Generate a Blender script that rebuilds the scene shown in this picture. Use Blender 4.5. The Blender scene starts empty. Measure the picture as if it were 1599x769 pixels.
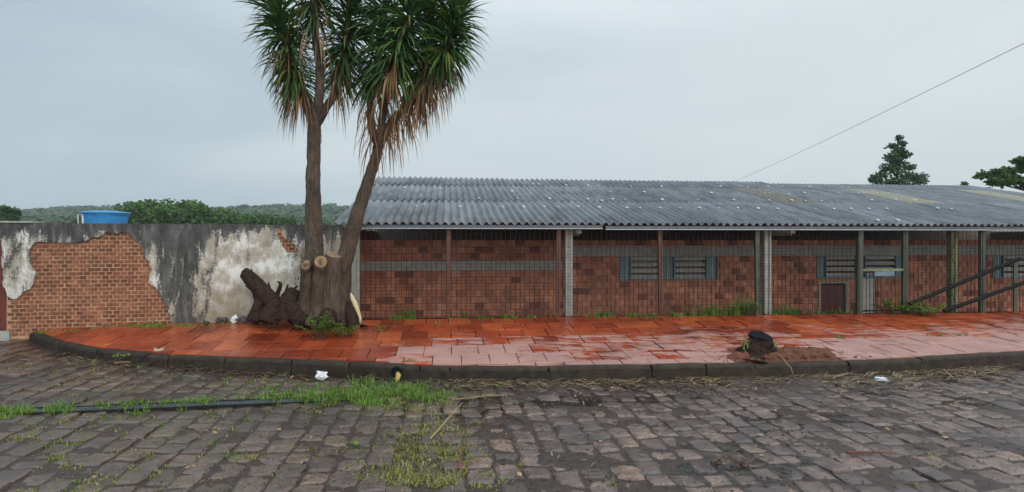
import bpy, math, random
from mathutils import Vector, Matrix, noise, geometry
random.seed(7)
R = math.radians
S = bpy.context.scene
COL = S.collection
# ------------------------------------------------------------------ camera
FP = 900.0; CZ = 1.8; YH = 372.0; CX = 799.5      # focal length in photo pixels, eye height, horizon row
cam = bpy.data.cameras.new('camera'); co = bpy.data.objects.new('camera', cam); COL.objects.link(co)
co.location = (0, 0, CZ); co.rotation_euler = (R(90), 0, 0)
cam.sensor_width = 36; cam.lens = 36 * FP / 1599; cam.shift_y = -12.5 / 1599
cam.clip_start = 0.05; cam.clip_end = 3000
S.camera = co
# ------------------------------------------------------------------ view, world, sun
S.view_settings.view_transform = 'Standard'; S.view_settings.look = 'None'
S.view_settings.exposure = 0.0; S.view_settings.gamma = 1
S.cycles.volume_bounces = 0; S.cycles.max_bounces = 6; S.cycles.transparent_max_bounces = 8
SUN_EL, SUN_AZ = 27, 155
wd = bpy.data.worlds.new('World'); S.world = wd; wd.use_nodes = True
nt = wd.node_tree; N = nt.nodes; Lk = nt.links; N.clear()
def wn(t, **k):
    n = N.new(t)
    for a, b in k.items(): setattr(n, a, b)
    return n
wout = wn('ShaderNodeOutputWorld'); bg = wn('ShaderNodeBackground'); bg.inputs[1].default_value = 0.1
sky = wn('ShaderNodeTexSky', sky_type='NISHITA', sun_disc=False); sky.sun_elevation = R(SUN_EL); sky.sun_rotation = R(SUN_AZ)
sky.air_density = 1.5; sky.dust_density = 4
tc = wn('ShaderNodeTexCoord'); sep = wn('ShaderNodeSeparateXYZ'); Lk.new(tc.outputs['Generated'], sep.inputs[0])
az = wn('ShaderNodeVectorMath', operation='DOT_PRODUCT'); Lk.new(tc.outputs['Generated'], az.inputs[0]); az.inputs[1].default_value = (0.85, 0.25, -0.35)
mp = wn('ShaderNodeMapping'); Lk.new(tc.outputs['Generated'], mp.inputs[0]); mp.inputs['Scale'].default_value = (1.1, 1.1, 4.5)
nz = wn('ShaderNodeTexNoise'); nz.inputs['Scale'].default_value = 1.7; nz.inputs['Detail'].default_value = 5; nz.inputs['Roughness'].default_value = .5; nz.inputs['Distortion'].default_value = .4
Lk.new(mp.outputs[0], nz.inputs[0])
m1 = wn('ShaderNodeMath', operation='MULTIPLY_ADD'); Lk.new(nz.outputs[0], m1.inputs[0]); m1.inputs[1].default_value = 1.5; m1.inputs[2].default_value = -.72
m2 = wn('ShaderNodeMath', operation='ADD'); Lk.new(az.outputs['Value'], m2.inputs[0]); Lk.new(m1.outputs[0], m2.inputs[1])
cr = wn('ShaderNodeValToRGB'); Lk.new(m2.outputs[0], cr.inputs[0])
mr = wn('ShaderNodeMapRange'); mr.inputs[1].default_value = -.75; mr.inputs[2].default_value = .75; Lk.new(m2.outputs[0], mr.inputs[0]); Lk.new(mr.outputs[0], cr.inputs[0])
e = cr.color_ramp.elements
e[0].position = 0; e[0].color = (.335, .425, .492, 1); e[1].position = 1; e[1].color = (.61, .655, .675, 1)
q = e.new(.35); q.color = (.415, .497, .552, 1); q = e.new(.62); q.color = (.53, .60, .63, 1)
# overcast luminance: the zenith is brighter than the horizon
zm = wn('ShaderNodeMapRange'); Lk.new(sep.outputs[2], zm.inputs[0]); zm.inputs[1].default_value = .3; zm.inputs[2].default_value = 1; zm.inputs[3].default_value = 12.8; zm.inputs[4].default_value = 27
cm = wn('ShaderNodeVectorMath', operation='SCALE'); Lk.new(cr.outputs[0], cm.inputs[0]); Lk.new(zm.outputs[0], cm.inputs['Scale'])
mx = wn('ShaderNodeMix', data_type='RGBA'); mx.inputs[0].default_value = .93
Lk.new(sky.outputs[0], mx.inputs[6]); Lk.new(cm.outputs[0], mx.inputs[7]); Lk.new(mx.outputs[2], bg.inputs[0]); Lk.new(bg.outputs[0], wout.inputs[0])
sl = bpy.data.lights.new('sun', 'SUN'); sl.energy = 1.5; sl.angle = R(60); sl.color = (1, .96, .9)
so = bpy.data.objects.new('sun', sl); COL.objects.link(so)
so.location = (0, 0, 30)
sd = Vector((math.sin(R(SUN_AZ)) * math.cos(R(SUN_EL)), math.cos(R(SUN_AZ)) * math.cos(R(SUN_EL)), math.sin(R(SUN_EL))))
so.rotation_euler = (-sd).to_track_quat('-Z', 'Y').to_euler()

# ------------------------------------------------------------------ helpers
def W(px, py, Y): return Vector(((px - CX) * Y / FP, Y, CZ - (py - YH) * Y / FP))
TAN = .1106; TH = math.atan(TAN); CT = math.cos(TH); ST = math.sin(TH); F0 = 10.1
def onp(px, py, d=0.0):
    """pixel -> (s, z) on the plane d metres behind the fence line"""
    Y = (F0 + d / CT) / (1 - TAN * (px - CX) / FP); p = W(px, py, Y)
    x = p.x; y = p.y - F0
    return x * CT + y * ST, p.z
def xy(s, d): return Vector((s * CT - d * ST, F0 + s * ST + d * CT, 0))
def lerp(a, b, t): return a + (b - a) * t
def interp(tab, x):
    if x <= tab[0][0]: return tab[0][1]
    for (a, u), (b, v) in zip(tab, tab[1:]):
        if x <= b: return u + (v - u) * (x - a) / (b - a)
    return tab[-1][1]
def fbm(x, y, z=0, o=4): return noise.fractal(Vector((x, y, z)), 1.0, 2.0, o)
class MB:
    def __init__(s): s.v = []; s.f = []
    def add(s, vs, fs):
        o = len(s.v); s.v += [tuple(p) for p in vs]; s.f += [tuple(i + o for i in f) for f in fs]
    def box(s, x0, x1, y0, y1, z0, z1, M=None):
        p = [Vector(c) for c in ((x0,y0,z0),(x1,y0,z0),(x1,y1,z0),(x0,y1,z0),(x0,y0,z1),(x1,y0,z1),(x1,y1,z1),(x0,y1,z1))]
        if M: p = [M @ c for c in p]
        s.add(p, [(0,3,2,1),(4,5,6,7),(0,1,5,4),(1,2,6,5),(2,3,7,6),(3,0,4,7)])
    def tube(s, pts, rad, n=8, jit=0, cap=True, seed=0, freq=3, capdir=None, flat=1):
        pts = [Vector(p) for p in pts]; L = len(pts); rings = []
        for i, p in enumerate(pts):
            t = (pts[min(i+1, L-1)] - pts[max(i-1, 0)]).normalized()
            r = rad[i] if hasattr(rad, '__len__') else rad
            if i == L-1 and capdir is not None: t = Vector(capdir).normalized()
            a = t.cross(Vector((0.02, 1, 0.03)));
            if a.length < .1: a = t.cross(Vector((1, 0, 0)))
            a.normalize(); b = t.cross(a).normalized()
            ring = []
            for k in range(n):
                an = 2 * math.pi * k / n; rr = r
                d = a * math.cos(an) + b * math.sin(an) * flat
                if jit: rr *= 1 + jit * fbm(p.x * freq + d.x * 1.3 + seed, p.y * freq + d.y * 1.3, p.z * freq + d.z, 3)
                ring.append(p + d * rr)
            rings.append(ring)
        vs = [q for r_ in rings for q in r_]; fs = []
        for i in range(L - 1):
            for k in range(n): fs.append((i*n+k, i*n+(k+1)%n, (i+1)*n+(k+1)%n, (i+1)*n+k))
        if cap: fs.append(tuple(range(n))[::-1]); fs.append(tuple((L-1)*n+k for k in range(n)))
        s.add(vs, fs); return rings
    def mesh(s, name):
        m = bpy.data.meshes.new(name); m.from_pydata(s.v, [], s.f); m.update(); return m
    def build(s, name, mat, parent=None, smooth=False):
        m = s.mesh(name); return mkobj(name, m, mat, parent, smooth)
def mkobj(name, m, mat, parent=None, smooth=False):
    if mat and not m.materials: m.materials.append(mat)
    if smooth: m.polygons.foreach_set('use_smooth', [True] * len(m.polygons))
    o = bpy.data.objects.new(name, m); COL.objects.link(o)
    if parent: o.parent = parent
    return o
def thing(name, label, cat, loc=(0,0,0), rz=0, group=None):
    o = bpy.data.objects.new(name, None); COL.objects.link(o); o.location = loc; o.rotation_euler = (0, 0, rz); o.empty_display_size = .1
    return tag(o, label, cat, group)
def tag(o, label=None, cat=None, group=None, kind=None):
    if label: o['label'] = label
    if cat: o['category'] = cat
    if group: o['group'] = group
    if kind: o['kind'] = kind
    return o

# ------------------------------------------------------------------ materials
class Mat:
    def __init__(s, name):
        s.m = bpy.data.materials.new(name); s.m.use_nodes = True; s.t = s.m.node_tree; s.b = s.t.nodes['Principled BSDF']; s._o = None
    def n(s, t, **k):
        x = s.t.nodes.new(t)
        for a, b in k.items(): setattr(x, a, b)
        return x
    def l(s, a, b): s.t.links.new(a, b)
    def pos(s, kind='Object'):
        if s._o is None: s._o = s.n('ShaderNodeTexCoord')
        return s._o.outputs[kind]
    def wpos(s):
        g = s.n('ShaderNodeNewGeometry'); return g.outputs['Position']
    def noise(s, scale, detail=4, rough=.6, vec=None, stretch=None, dist=0):
        v = vec or s.wpos()
        if stretch:
            mp = s.n('ShaderNodeMapping'); mp.inputs['Scale'].default_value = stretch; s.l(v, mp.inputs[0]); v = mp.outputs[0]
        x = s.n('ShaderNodeTexNoise'); s.l(v, x.inputs[0]); x.inputs['Scale'].default_value = scale; x.inputs['Detail'].default_value = detail
        x.inputs['Roughness'].default_value = rough; x.inputs['Distortion'].default_value = dist
        return x.outputs[0]
    def ramp(s, fac, stops):
        x = s.n('ShaderNodeValToRGB'); s.l(fac, x.inputs[0]); e = x.color_ramp.elements
        while len(e) < len(stops): e.new(.5)
        for el, (p, c) in zip(e, stops):
            el.position = p; el.color = (c, c, c, 1) if isinstance(c, (int, float)) else (*c, 1)
        return x.outputs[0]
    def mix(s, fac, a, b, mode='MIX'):
        x = s.n('ShaderNodeMix', data_type='RGBA', blend_type=mode)
        for i, v in ((0, fac), (6, a), (7, b)):
            if isinstance(v, (int, float)): x.inputs[i].default_value = v if i == 0 else (v, v, v, 1)
            elif isinstance(v, tuple): x.inputs[i].default_value = (*v, 1)
            else: s.l(v, x.inputs[i])
        return x.outputs[2]
    def math(s, op, a, b=0.0, c=0.0):
        x = s.n('ShaderNodeMath', operation=op)
        for i, v in ((0, a), (1, b), (2, c)):
            if isinstance(v, (int, float)): x.inputs[i].default_value = v
            else: s.l(v, x.inputs[i])
        return x.outputs[0]
    def rnd(s):
        o = s.n('ShaderNodeObjectInfo').outputs['Random']; g = s.n('ShaderNodeNewGeometry').outputs['Random Per Island']
        return s.math('FRACT', s.math('ADD', s.math('MULTIPLY', o, 7.31), g))
    def ocol(s): return s.n('ShaderNodeObjectInfo').outputs['Color']
    def out(s, col, rough=.6, bump=None, bs=.3, bd=.01, spec=None, metal=None):
        for k, v in (('Base Color', col), ('Roughness', rough)):
            if isinstance(v, tuple): s.b.inputs[k].default_value = (*v, 1)
            elif isinstance(v, (int, float)): s.b.inputs[k].default_value = v
            else: s.l(v, s.b.inputs[k])
        if bump is not None:
            x = s.n('ShaderNodeBump'); x.inputs['Strength'].default_value = bs; x.inputs['Distance'].default_value = bd
            s.l(bump, x.inputs['Height']); s.l(x.outputs[0], s.b.inputs['Normal'])
        if spec is not None: s.b.inputs['Specular IOR Level'].default_value = spec
        if metal is not None: s.b.inputs['Metallic'].default_value = metal
        return s.m
M = {}
def simple(name, col, rough=.6, var=.35, scale=8, bs=.3, bd=.01, spec=None, metal=None, stretch=None, island=0):
    a = Mat(name); n1 = a.noise(scale, 6, .65, stretch=stretch)
    dk = tuple(c * (1 - var) for c in col); lt = tuple(min(1, c * (1 + var)) for c in col)
    c = a.ramp(n1, [(.25, dk), (.75, lt)])
    if island:
        r = a.rnd(); c = a.mix(1.0, c, a.ramp(r, [(0, 1 - island), (1, 1 + island)]), 'MULTIPLY')
    M[name] = a.out(c, rough, n1, bs, bd, spec, metal); return M[name]
simple('concrete', (.37, .37, .34), .75, .35, 9)
simple('concrete_green', (.20, .22, .12), .75, .4, 7)
simple('kerb_stone', (.042, .031, .024), .6, .6, 7, .9, .025, spec=.2)
simple('rust_paint', (.13, .045, .03), .55, .5, 10)
simple('green_paint', (.06, .075, .055), .5, .4, 9)
simple('wire', (.045, .026, .019), .6, .4, 10, spec=.15)
simple('dark_metal', (.02, .019, .018), .7, .4, 9, spec=.1)
simple('gutter', (.085, .105, .125), .4, .35, 6, stretch=(1, 1, 6))
simple('gutter_edge', (.48, .5, .5), .45, .25, 6)
simple('bark_dark', (.048, .028, .021), .75, .7, 20, 1, .05, spec=.12)
simple('wood_dark', (.10, .075, .06), .7, .4, 10)
simple('blue_paint', (.13, .22, .26), .5, .3, 6)
simple('slat', (.46, .44, .41), .45, .3, 6)
simple('glass_dark', (.015, .018, .02), .15, .3, 4)
simple('door_red', (.12, .03, .032), .5, .4, 8, stretch=(1, 1, .3))
simple('white_paint', (.62, .58, .56), .5, .2, 8)
simple('gate_red', (.14, .03, .022), .5, .45, 6, stretch=(1, 1, .3))
simple('tank_blue', (.045, .27, .62), .35, .25, 5)
simple('plastic_white', (.75, .76, .78), .4, .12, 9)
simple('foam_yellow', (.5, .36, .10), .7, .35, 25)
simple('cream_bark', (.72, .62, .36), .55, .18, 9, .5)
a = Mat('mud'); n1 = a.noise(16, 6, .7); n2 = a.noise(1.4, 5, .6, dist=.5)
c = a.ramp(n1, [(.3, (.022, .013, .010)), (.7, (.080, .047, .036))])
M['mud'] = a.out(c, a.ramp(n2, [(.42, .18), (.62, .6)]), n1, .8, .02, spec=.5)
simple('soil_red', (.15, .06, .034), .75, .6, 9, 1, .03, spec=.2)
simple('straw', (.25, .17, .085), .6, .4, 12, island=.75)
simple('twig', (.09, .05, .032), .6, .45, 15)
simple('twig_red', (.17, .06, .035), .6, .4, 15)
simple('dry_leaf', (.30, .19, .085), .6, .4, 15, island=.6)
simple('rock', (.07, .055, .05), .55, .5, 10, .8, .02, island=.3)
simple('char', (.016, .016, .019), .9, .5, 25, .8, .02, spec=.05)
simple('cloth', (.42, .38, .28), .8, .3, 20)
simple('fiberglass', (.30, .28, .21), .45, .25, 5, stretch=(1, 1, 1))
simple('fiberglass_brown', (.19, .165, .135), .45, .4, 6)
simple('seal_white', (.56, .58, .60), .5, .15, 9)
simple('ground', (.05, .055, .03), .9, .4, .5)
simple('tile_bed', (.11, .04, .022), .5, .5, 12, .6)
simple('mortar', (.45, .27, .16), .85, .3, 9)
simple('mortar_dark', (.40, .21, .14), .85, .4, 5)
simple('interior', (.16, .13, .11), .9, .3, 5)
def foliage(name, c0, c1, c2=None, rough=.5, trans=.25):
    a = Mat(name); r = a.rnd(); n1 = a.noise(.9, 3)
    st = [(0, c0), (.8, c1)] + ([(1, c2)] if c2 else [])
    c = a.ramp(r, st); c = a.mix(1.0, c, a.ramp(n1, [(.3, .7), (.7, 1.3)]), 'MULTIPLY')
    a.out(c, rough); tr = a.n('ShaderNodeBsdfTranslucent'); a.l(c, tr.inputs[0]); ms = a.n('ShaderNodeMixShader'); ms.inputs[0].default_value = trans
    a.l(a.b.outputs[0], ms.inputs[1]); a.l(tr.outputs[0], ms.inputs[2]); a.l(ms.outputs[0], a.t.nodes['Material Output'].inputs[0]); M[name] = a.m
foliage('grass', (.08, .17, .022), (.18, .32, .045), (.34, .32, .09))
foliage('grass_dry', (.17, .22, .05), (.34, .32, .09), (.42, .34, .14))
foliage('weed', (.07, .18, .02), (.18, .36, .04), (.28, .42, .07))
foliage('yucca', (.024, .07, .022), (.085, .19, .04), (.22, .24, .05), .36, .2)
foliage('yucca_dead', (.13, .065, .028), (.32, .18, .085), (.44, .29, .15), .7, .2)
foliage('tree_leaf', (.045, .10, .022), (.10, .20, .04), (.15, .25, .055), .6, .35)
foliage('tree_leaf_dark', (.04, .09, .04), (.09, .18, .07), (.13, .22, .08), .6, .4)
foliage('wood_leaf', (.03, .06, .02), (.055, .10, .03), (.07, .11, .035), .7, .1)
foliage('vine', (.08, .15, .02), (.16, .25, .04))
# bark
a = Mat('bark'); n1 = a.noise(13, 7, .75, stretch=(1.6, 1.6, .3), dist=.5); n2 = a.noise(2.2, 3); n3 = a.noise(38, 4, .6, stretch=(.35, .35, 1.6))
c = a.ramp(n1, [(.32, (.035, .022, .016)), (.5, (.10, .062, .042)), (.7, (.19, .13, .09))]); c = a.mix(1.0, c, a.ramp(n2, [(.3, .5), (.7, 1.25)]), 'MULTIPLY')
n4 = a.noise(4, 5, .7); c = a.mix(a.ramp(n4, [(.55, 0), (.68, .6)]), c, (.17, .15, .11))
M['bark'] = a.out(c, .65, a.math('ADD', n1, a.math('MULTIPLY', n3, .6)), 1, .03)
a = Mat('cut_wood'); p = a.pos(); w = a.n('ShaderNodeTexWave', wave_type='RINGS', rings_direction='SPHERICAL'); a.l(p, w.inputs[0]); w.inputs['Scale'].default_value = 22; w.inputs['Distortion'].default_value = 3; w.inputs['Detail'].default_value = 3
n1 = a.noise(14, 5); hl = a.n('ShaderNodeVectorMath', operation='LENGTH'); a.l(p, hl.inputs[0]); c = a.mix(.5, a.ramp(w.outputs[0], [(0, (.26, .14, .065)), (1, (.46, .29, .15))]), a.ramp(n1, [(.3, (.15, .07, .035)), (.7, (.50, .34, .19))]))
c = a.mix(a.ramp(a.math('ADD', a.math('MULTIPLY', hl.outputs['Value'], 7.0), a.math('MULTIPLY', a.math('SUBTRACT', n1, .5), 1.2)), [(.12, .75), (.34, 0)]), c, (.10, .045, .022)); n2 = a.noise(45, 4, .7); c = a.mix(1.0, c, a.ramp(n2, [(.35, .55), (.65, 1.2)]), 'MULTIPLY')
M['cut_wood'] = a.out(c, .8, n2, .6)
# pavement tile: wet brick-red cement; blends to a pale pink. object colour r = paleness
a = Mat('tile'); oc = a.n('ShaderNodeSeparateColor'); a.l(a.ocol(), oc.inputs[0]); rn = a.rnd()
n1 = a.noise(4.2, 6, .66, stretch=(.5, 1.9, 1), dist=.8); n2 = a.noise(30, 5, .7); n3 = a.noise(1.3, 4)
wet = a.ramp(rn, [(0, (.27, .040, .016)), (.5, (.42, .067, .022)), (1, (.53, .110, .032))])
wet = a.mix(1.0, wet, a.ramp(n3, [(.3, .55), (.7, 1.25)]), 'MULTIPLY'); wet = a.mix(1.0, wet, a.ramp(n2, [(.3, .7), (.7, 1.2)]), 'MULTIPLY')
pallid = a.mix(n2, (.40, .185, .150), (.56, .325, .275)); pallid = a.mix(1.0, pallid, a.ramp(n3, [(.3, .75), (.7, 1.12)]), 'MULTIPLY')  # paler pink tone that the red blends to
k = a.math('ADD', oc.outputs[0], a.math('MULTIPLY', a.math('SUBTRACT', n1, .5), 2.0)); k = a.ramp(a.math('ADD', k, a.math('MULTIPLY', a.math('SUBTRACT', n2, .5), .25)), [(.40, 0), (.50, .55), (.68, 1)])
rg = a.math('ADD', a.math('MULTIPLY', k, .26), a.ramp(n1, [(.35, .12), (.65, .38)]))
M['tile'] = a.out(a.mix(k, wet, pallid), rg, a.math('ADD', n2, a.math('MULTIPLY', n1, 1.5)), .25, .006)
# road stones: wet basalt
a = Mat('road_stone'); rn = a.rnd(); n1 = a.noise(7, 6, .7); n2 = a.noise(45, 5, .7); n3 = a.noise(1.1, 5, .6, dist=.5); n4 = a.noise(.5, 3)
c = a.ramp(rn, [(0, (.095, .057, .047)), (.5, (.15, .092, .076)), (.85, (.20, .125, .10)), (1, (.25, .145, .10))])
c = a.mix(1.0, c, a.ramp(n1, [(.3, .4), (.7, 1.5)]), 'MULTIPLY'); c = a.mix(1.0, c, a.ramp(n2, [(.3, .6), (.7, 1.4)]), 'MULTIPLY')
px_ = a.n('ShaderNodeSeparateXYZ'); a.l(a.wpos(), px_.inputs[0]); lf_ = a.ramp(a.math('MULTIPLY_ADD', px_.outputs[0], .1, .5), [(.2, .75), (.48, .15), (.55, 0)])
n6 = a.noise(2.2, 6, .7); n7 = a.noise(28, 3, .6)
moss = a.mix(a.ramp(n6, [(.46, 0), (.62, 1)]), (.080, .050, .031), (.095, .080, .030)); c = a.mix(a.math('MULTIPLY', lf_, a.ramp(n6, [(.35, .35), (.6, 1)])), c, moss)
c = a.mix(a.ramp(n7, [(.60, 0), (.66, .8)]), c, (.030, .020, .016))
c = a.mix(a.ramp(n3, [(.49, 0), (.63, .85)]), c, (.042, .027, .021))
rg = a.ramp(a.math('ADD', n3, a.math('MULTIPLY', n1, .25)), [(.50, .12), (.8, .5)])
M['road_stone'] = a.out(c, rg, a.math('ADD', n1, a.math('MULTIPLY', n2, .35)), .9, .016, spec=1.0)
# hollow-brick blocks and solid bricks
def brickmat(name, stops, dirt, rough=.7):
    a = Mat(name); rn = a.rnd(); n1 = a.noise(4, 6, .7, stretch=(1, 1, .6)); n2 = a.noise(50, 4, .7)
    c = a.ramp(rn, stops); c = a.mix(1.0, c, a.ramp(n1, [(.3, .45), (.5, 1), (.7, 1.35)]), 'MULTIPLY'); c = a.mix(1.0, c, a.ramp(n2, [(.3, .8), (.7, 1.15)]), 'MULTIPLY')
    z = a.n('ShaderNodeSeparateXYZ'); a.l(a.wpos(), z.inputs[0]); n3 = a.noise(1.7, 5, .65)
    c = a.mix(a.ramp(n3, [(.5, 0), (.75, .6)]), c, dirt); M[name] = a.out(c, rough, n2, .4, .006)
brickmat('block', [(0, (.17, .065, .05)), (.08, (.25, .08, .055)), (.12, (.42, .155, .095)), (.6, (.53, .20, .12)), (1, (.60, .26, .165))], (.30, .095, .06))
brickmat('brick', [(0, (.15, .048, .027)), (.5, (.23, .075, .038)), (1, (.32, .115, .06))], (.36, .17, .09))
# plaster: pale render gone black with mould in vertical runs
a = Mat('plaster'); P = a.pos(); n1 = a.noise(1.6, 6, .6, P, (1.5, 1, .55), .5); n2 = a.noise(7, 5, .65, P, (1.6, 1, .35)); n3 = a.noise(26, 5, .7, P); n4 = a.noise(3.5, 5, .7, P, (1, 1, .8))
z = a.n('ShaderNodeSeparateXYZ'); a.l(P, z.inputs[0])
base = a.ramp(n4, [(.32, (.30, .255, .19)), (.48, (.44, .40, .33)), (.62, (.78, .77, .74))])
low = a.ramp(a.math('MULTIPLY', a.math('ADD', z.outputs[2], a.math('MULTIPLY', n2, .5)), .5), [(.40, 1), (.68, 0)])
base = a.mix(a.math('MULTIPLY', low, .75), base, (.23, .17, .095))
tp = a.ramp(a.math('MULTIPLY', z.outputs[2], .47), [(.2, .02), (.55, .07), (.80, .12), (.90, .24), (.96, .42)])    # mould runs down from the wall top
xl = a.ramp(a.math('MULTIPLY', z.outputs[0], .2), [(.0, .17), (.07, .15), (.12, .17), (.42, .17), (.47, .28), (.54, .27), (.60, .14), (.66, .07), (.76, .02), (.86, .10), (1.0, .14)])
n5 = a.noise(2.4, 7, .72, P, (1.9, 1, .42), .8)
k = a.math('ADD', a.math('ADD', a.math('MULTIPLY', n5, .95), a.math('MULTIPLY', n2, .40)), a.math('ADD', tp, xl))
k = a.math('ADD', k, a.math('MULTIPLY', a.math('SUBTRACT', n3, .5), .40))
k = a.ramp(k, [(.90, 0), (.98, .45), (1.0, .62)]); k2 = a.math('MULTIPLY', k, 1.7)
k = a.math('MINIMUM', k2, .96)
dk = a.mix(1.0, a.ramp(n3, [(.3, (.028, .029, .030)), (.7, (.085, .085, .082))]), a.ramp(n2, [(.35, .45), (.52, 1), (.68, 2.4)]), 'MULTIPLY')
c = a.mix(k, base, dk)
M['plaster'] = a.out(c, .85, a.math('ADD', n3, n2), .35, .01)
# fibre-cement roof sheets
a = Mat('roof_sheet'); rn = a.rnd(); P = a.pos(); n1 = a.noise(3.2, 6, .68, a.wpos(), (1.3, .35, .35)); n2 = a.noise(20, 5, .7)
c = a.ramp(rn, [(0, (.130, .142, .160)), (1, (.190, .203, .224))]); c = a.mix(1.0, c, a.ramp(n1, [(.3, .5), (.5, 1), (.7, 1.4)]), 'MULTIPLY'); n4 = a.noise(1.1, 6, .75); c = a.mix(a.ramp(n4, [(.56, 0), (.7, .55)]), c, (.075, .062, .045))
M['roof_sheet'] = a.out(c, a.ramp(n2, [(.3, .3), (.7, .55)]), n2, .2, .004)
# standing water film
a = Mat('water'); n1 = a.noise(9, 4, .6); n2 = a.noise(2, 3)
a.out((.03, .026, .022), .04, n1, .6, .02); a.b.inputs['Alpha'].default_value = .55; M['water'] = a.m

# ------------------------------------------------------------------ ground, road, pavement
_o = MB(); _o.add([(-400,-60,-.3),(400,-60,-.3),(400,800,-.3),(-400,800,-.3)], [(0,1,2,3)]); tag(_o.build('ground', M['ground']), kind='structure')
KP = [(44,8.84,.35),(66,8.45,.34),(87,8.14,.325),(133,7.78,.30),(196,7.65,.28),(241,7.51,.265),(336,7.45,.24),(425,7.44,.22),(500,7.40,.21),(590,7.30,.20),(650,7.21,.19),(750,7.15,.19),
      (857,7.15,.19),(1018,7.23,.19),(1103,7.31,.19),(1180,7.34,.19),(1327,7.49,.19),(1466,7.72,.19),(1599,8.10,.19),(1750,8.55,.19),(1900,9.1,.19)]
KX = [((p-CX)*Y/FP, Y, z) for p, Y, z in KP]
kY = [(x, y) for x, y, z in KX]; kZ = [(x, z) for x, y, z in KX]
WR = W(535, 352, 9.75); WL = W(0, 348, 8.80)
def backY(X):
    if X > WR.x: return F0 + TAN * X
    return WR.y + (X - WR.x) * (WR.y - WL.y) / (WR.x - WL.x)
bZ = [(-8, .36), (-6.6, .40), (-5, .44), (-2.9, .413), (0, .408), (9.9, .365), (13, .36)]
def walkZ(X, Y):
    a, b = interp(kY, X), backY(X); t = (Y - a) / max(.05, b - a)
    return lerp(interp(kZ, X), interp(bZ, X), max(0, min(1.1, t)))
rX = [(-9, .27), (-7.5, .24), (-6.5, .2), (-5.9, .17), (-5.1, .14), (-4.6, .12), (-3.8, .07), (-3, .04), (-2.5, .02), (-1.2, 0), (0, 0)]
def roadZ(X, Y): return interp(rX, X) + .02 * max(0, 5 - Y) * 0
def mudmask(X, Y):
    k = interp(kY, X) - Y
    m = .55 * fbm(X * 1.3, Y * 1.6, 3.1, 4) + .02
    if -1.2 < X < 5.2: m += .75 * max(0, 1 - abs(k - .12) / .5)
    if X > 3: m += .25 * max(0, 1 - abs(k - .15) / .35)
    return m
v = []; f = []; nx, ny = 380, 190; X0, X1, Y0, Y1 = -11, 11, -2.5, 9.6
for j in range(ny + 1):
    for i in range(nx + 1):
        X = lerp(X0, X1, i / nx); Y = Y0 + (Y1 - Y0) * (j / ny) ** .75
        m = mudmask(X, Y); z = roadZ(X, Y) - .005 + .040 * max(0, min(1, (m - .22) * 1.6)) + .017 * fbm(X * 3.4, Y * 3.4, 1.7, 6)
        if Y > interp(kY, X) + .15 and X > -7.4: z -= .3
        v.append((X, Y, z))
f = [(j*(nx+1)+i, j*(nx+1)+i+1, (j+1)*(nx+1)+i+1, (j+1)*(nx+1)+i) for j in range(ny) for i in range(nx)]
rm = bpy.data.meshes.new('road'); rm.from_pydata(v, [], f); road = tag(mkobj('road', rm, M['mud'], None, True), kind='structure')
# road stones in courses square to the kerb
stv = []
for q in range(10):
    mb = MB(); rr = random.Random(q); n = 10; top = []; bot = []
    cx = [(-.5,-.5),(0,-.5),(.5,-.5),(.5,-.15),(.5,.2),(.5,.5),(0,.5),(-.5,.5),(-.5,.15),(-.5,-.2)]
    for x, y in cx:
        jx, jy = x + rr.uniform(-.07, .07), y + rr.uniform(-.06, .06)
        kx = .93 if abs(x) == .5 and abs(y) == .5 else 1
        bot.append((jx * kx, jy * kx, -.05)); top.append((jx * kx * .95, jy * kx * .95, -.006 + rr.uniform(-.003, .003)))
    inn = [(x * .74, y * .74, .004 + rr.uniform(-.004, .004)) for x, y, z in top]
    mb.add(bot + top + inn + [(0, 0, .006)], [(i, (i+1)%n, n+(i+1)%n, n+i) for i in range(n)] + [(n+i, n+(i+1)%n, 2*n+(i+1)%n, 2*n+i) for i in range(n)] + [(2*n+i, 2*n+(i+1)%n, 3*n) for i in range(n)])
    me = mb.mesh('paving_stone'); me.materials.append(M['road_stone']); stv.append(me)
stones = []; s = -11.5; rs = random.Random(3)
while s < 11.5:
    w = rs.uniform(.18, .265); d = -9.0 + rs.uniform(0, .3)
    while d < 1.0:
        l = rs.uniform(.19, .36); c = xy(s + w / 2, d + l / 2); d += l
        if c.y < 1.2 or c.y > interp(kY, c.x) - .12 - (0 if c.x > -7.3 else -2.2): continue
        if c.x < -7.3 and c.y > backY(c.x) - .1: continue
        if abs(c.x) / max(c.y, .1) > 1.05: continue
        stones.append((c, w, l))
    s += w
def vis(c): return (CX + c.x * FP / c.y > -10) and (CX + c.x * FP / c.y < 1610) and c.y > 3.95
stones.sort(key=lambda t: (not vis(t[0]), t[0].length)); rest = MB()
for i, (c, w, l) in enumerate(stones):
    me = rs.choice(stv); z = roadZ(c.x, c.y) + rs.gauss(0, .006)
    Mx = Matrix.Translation((c.x, c.y, z)) @ Matrix.Rotation(TH + rs.gauss(0, .05), 4, 'Z') @ Matrix.Rotation(rs.gauss(0, .028), 4, 'X') @ Matrix.Rotation(rs.gauss(0, .032), 4, 'Y') @ Matrix.Diagonal((w - .007, l - .007, 1, 1))
    if i < 300:
        o = bpy.data.objects.new('paving_stone', me); COL.objects.link(o); o.parent = road; o.matrix_world = Mx
    else: rest.add([Mx @ p.co for p in me.vertices], [tuple(p.vertices) for p in me.polygons])
tag(rest.build('paving_stones', M['road_stone'], road), kind='stuff')
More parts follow.
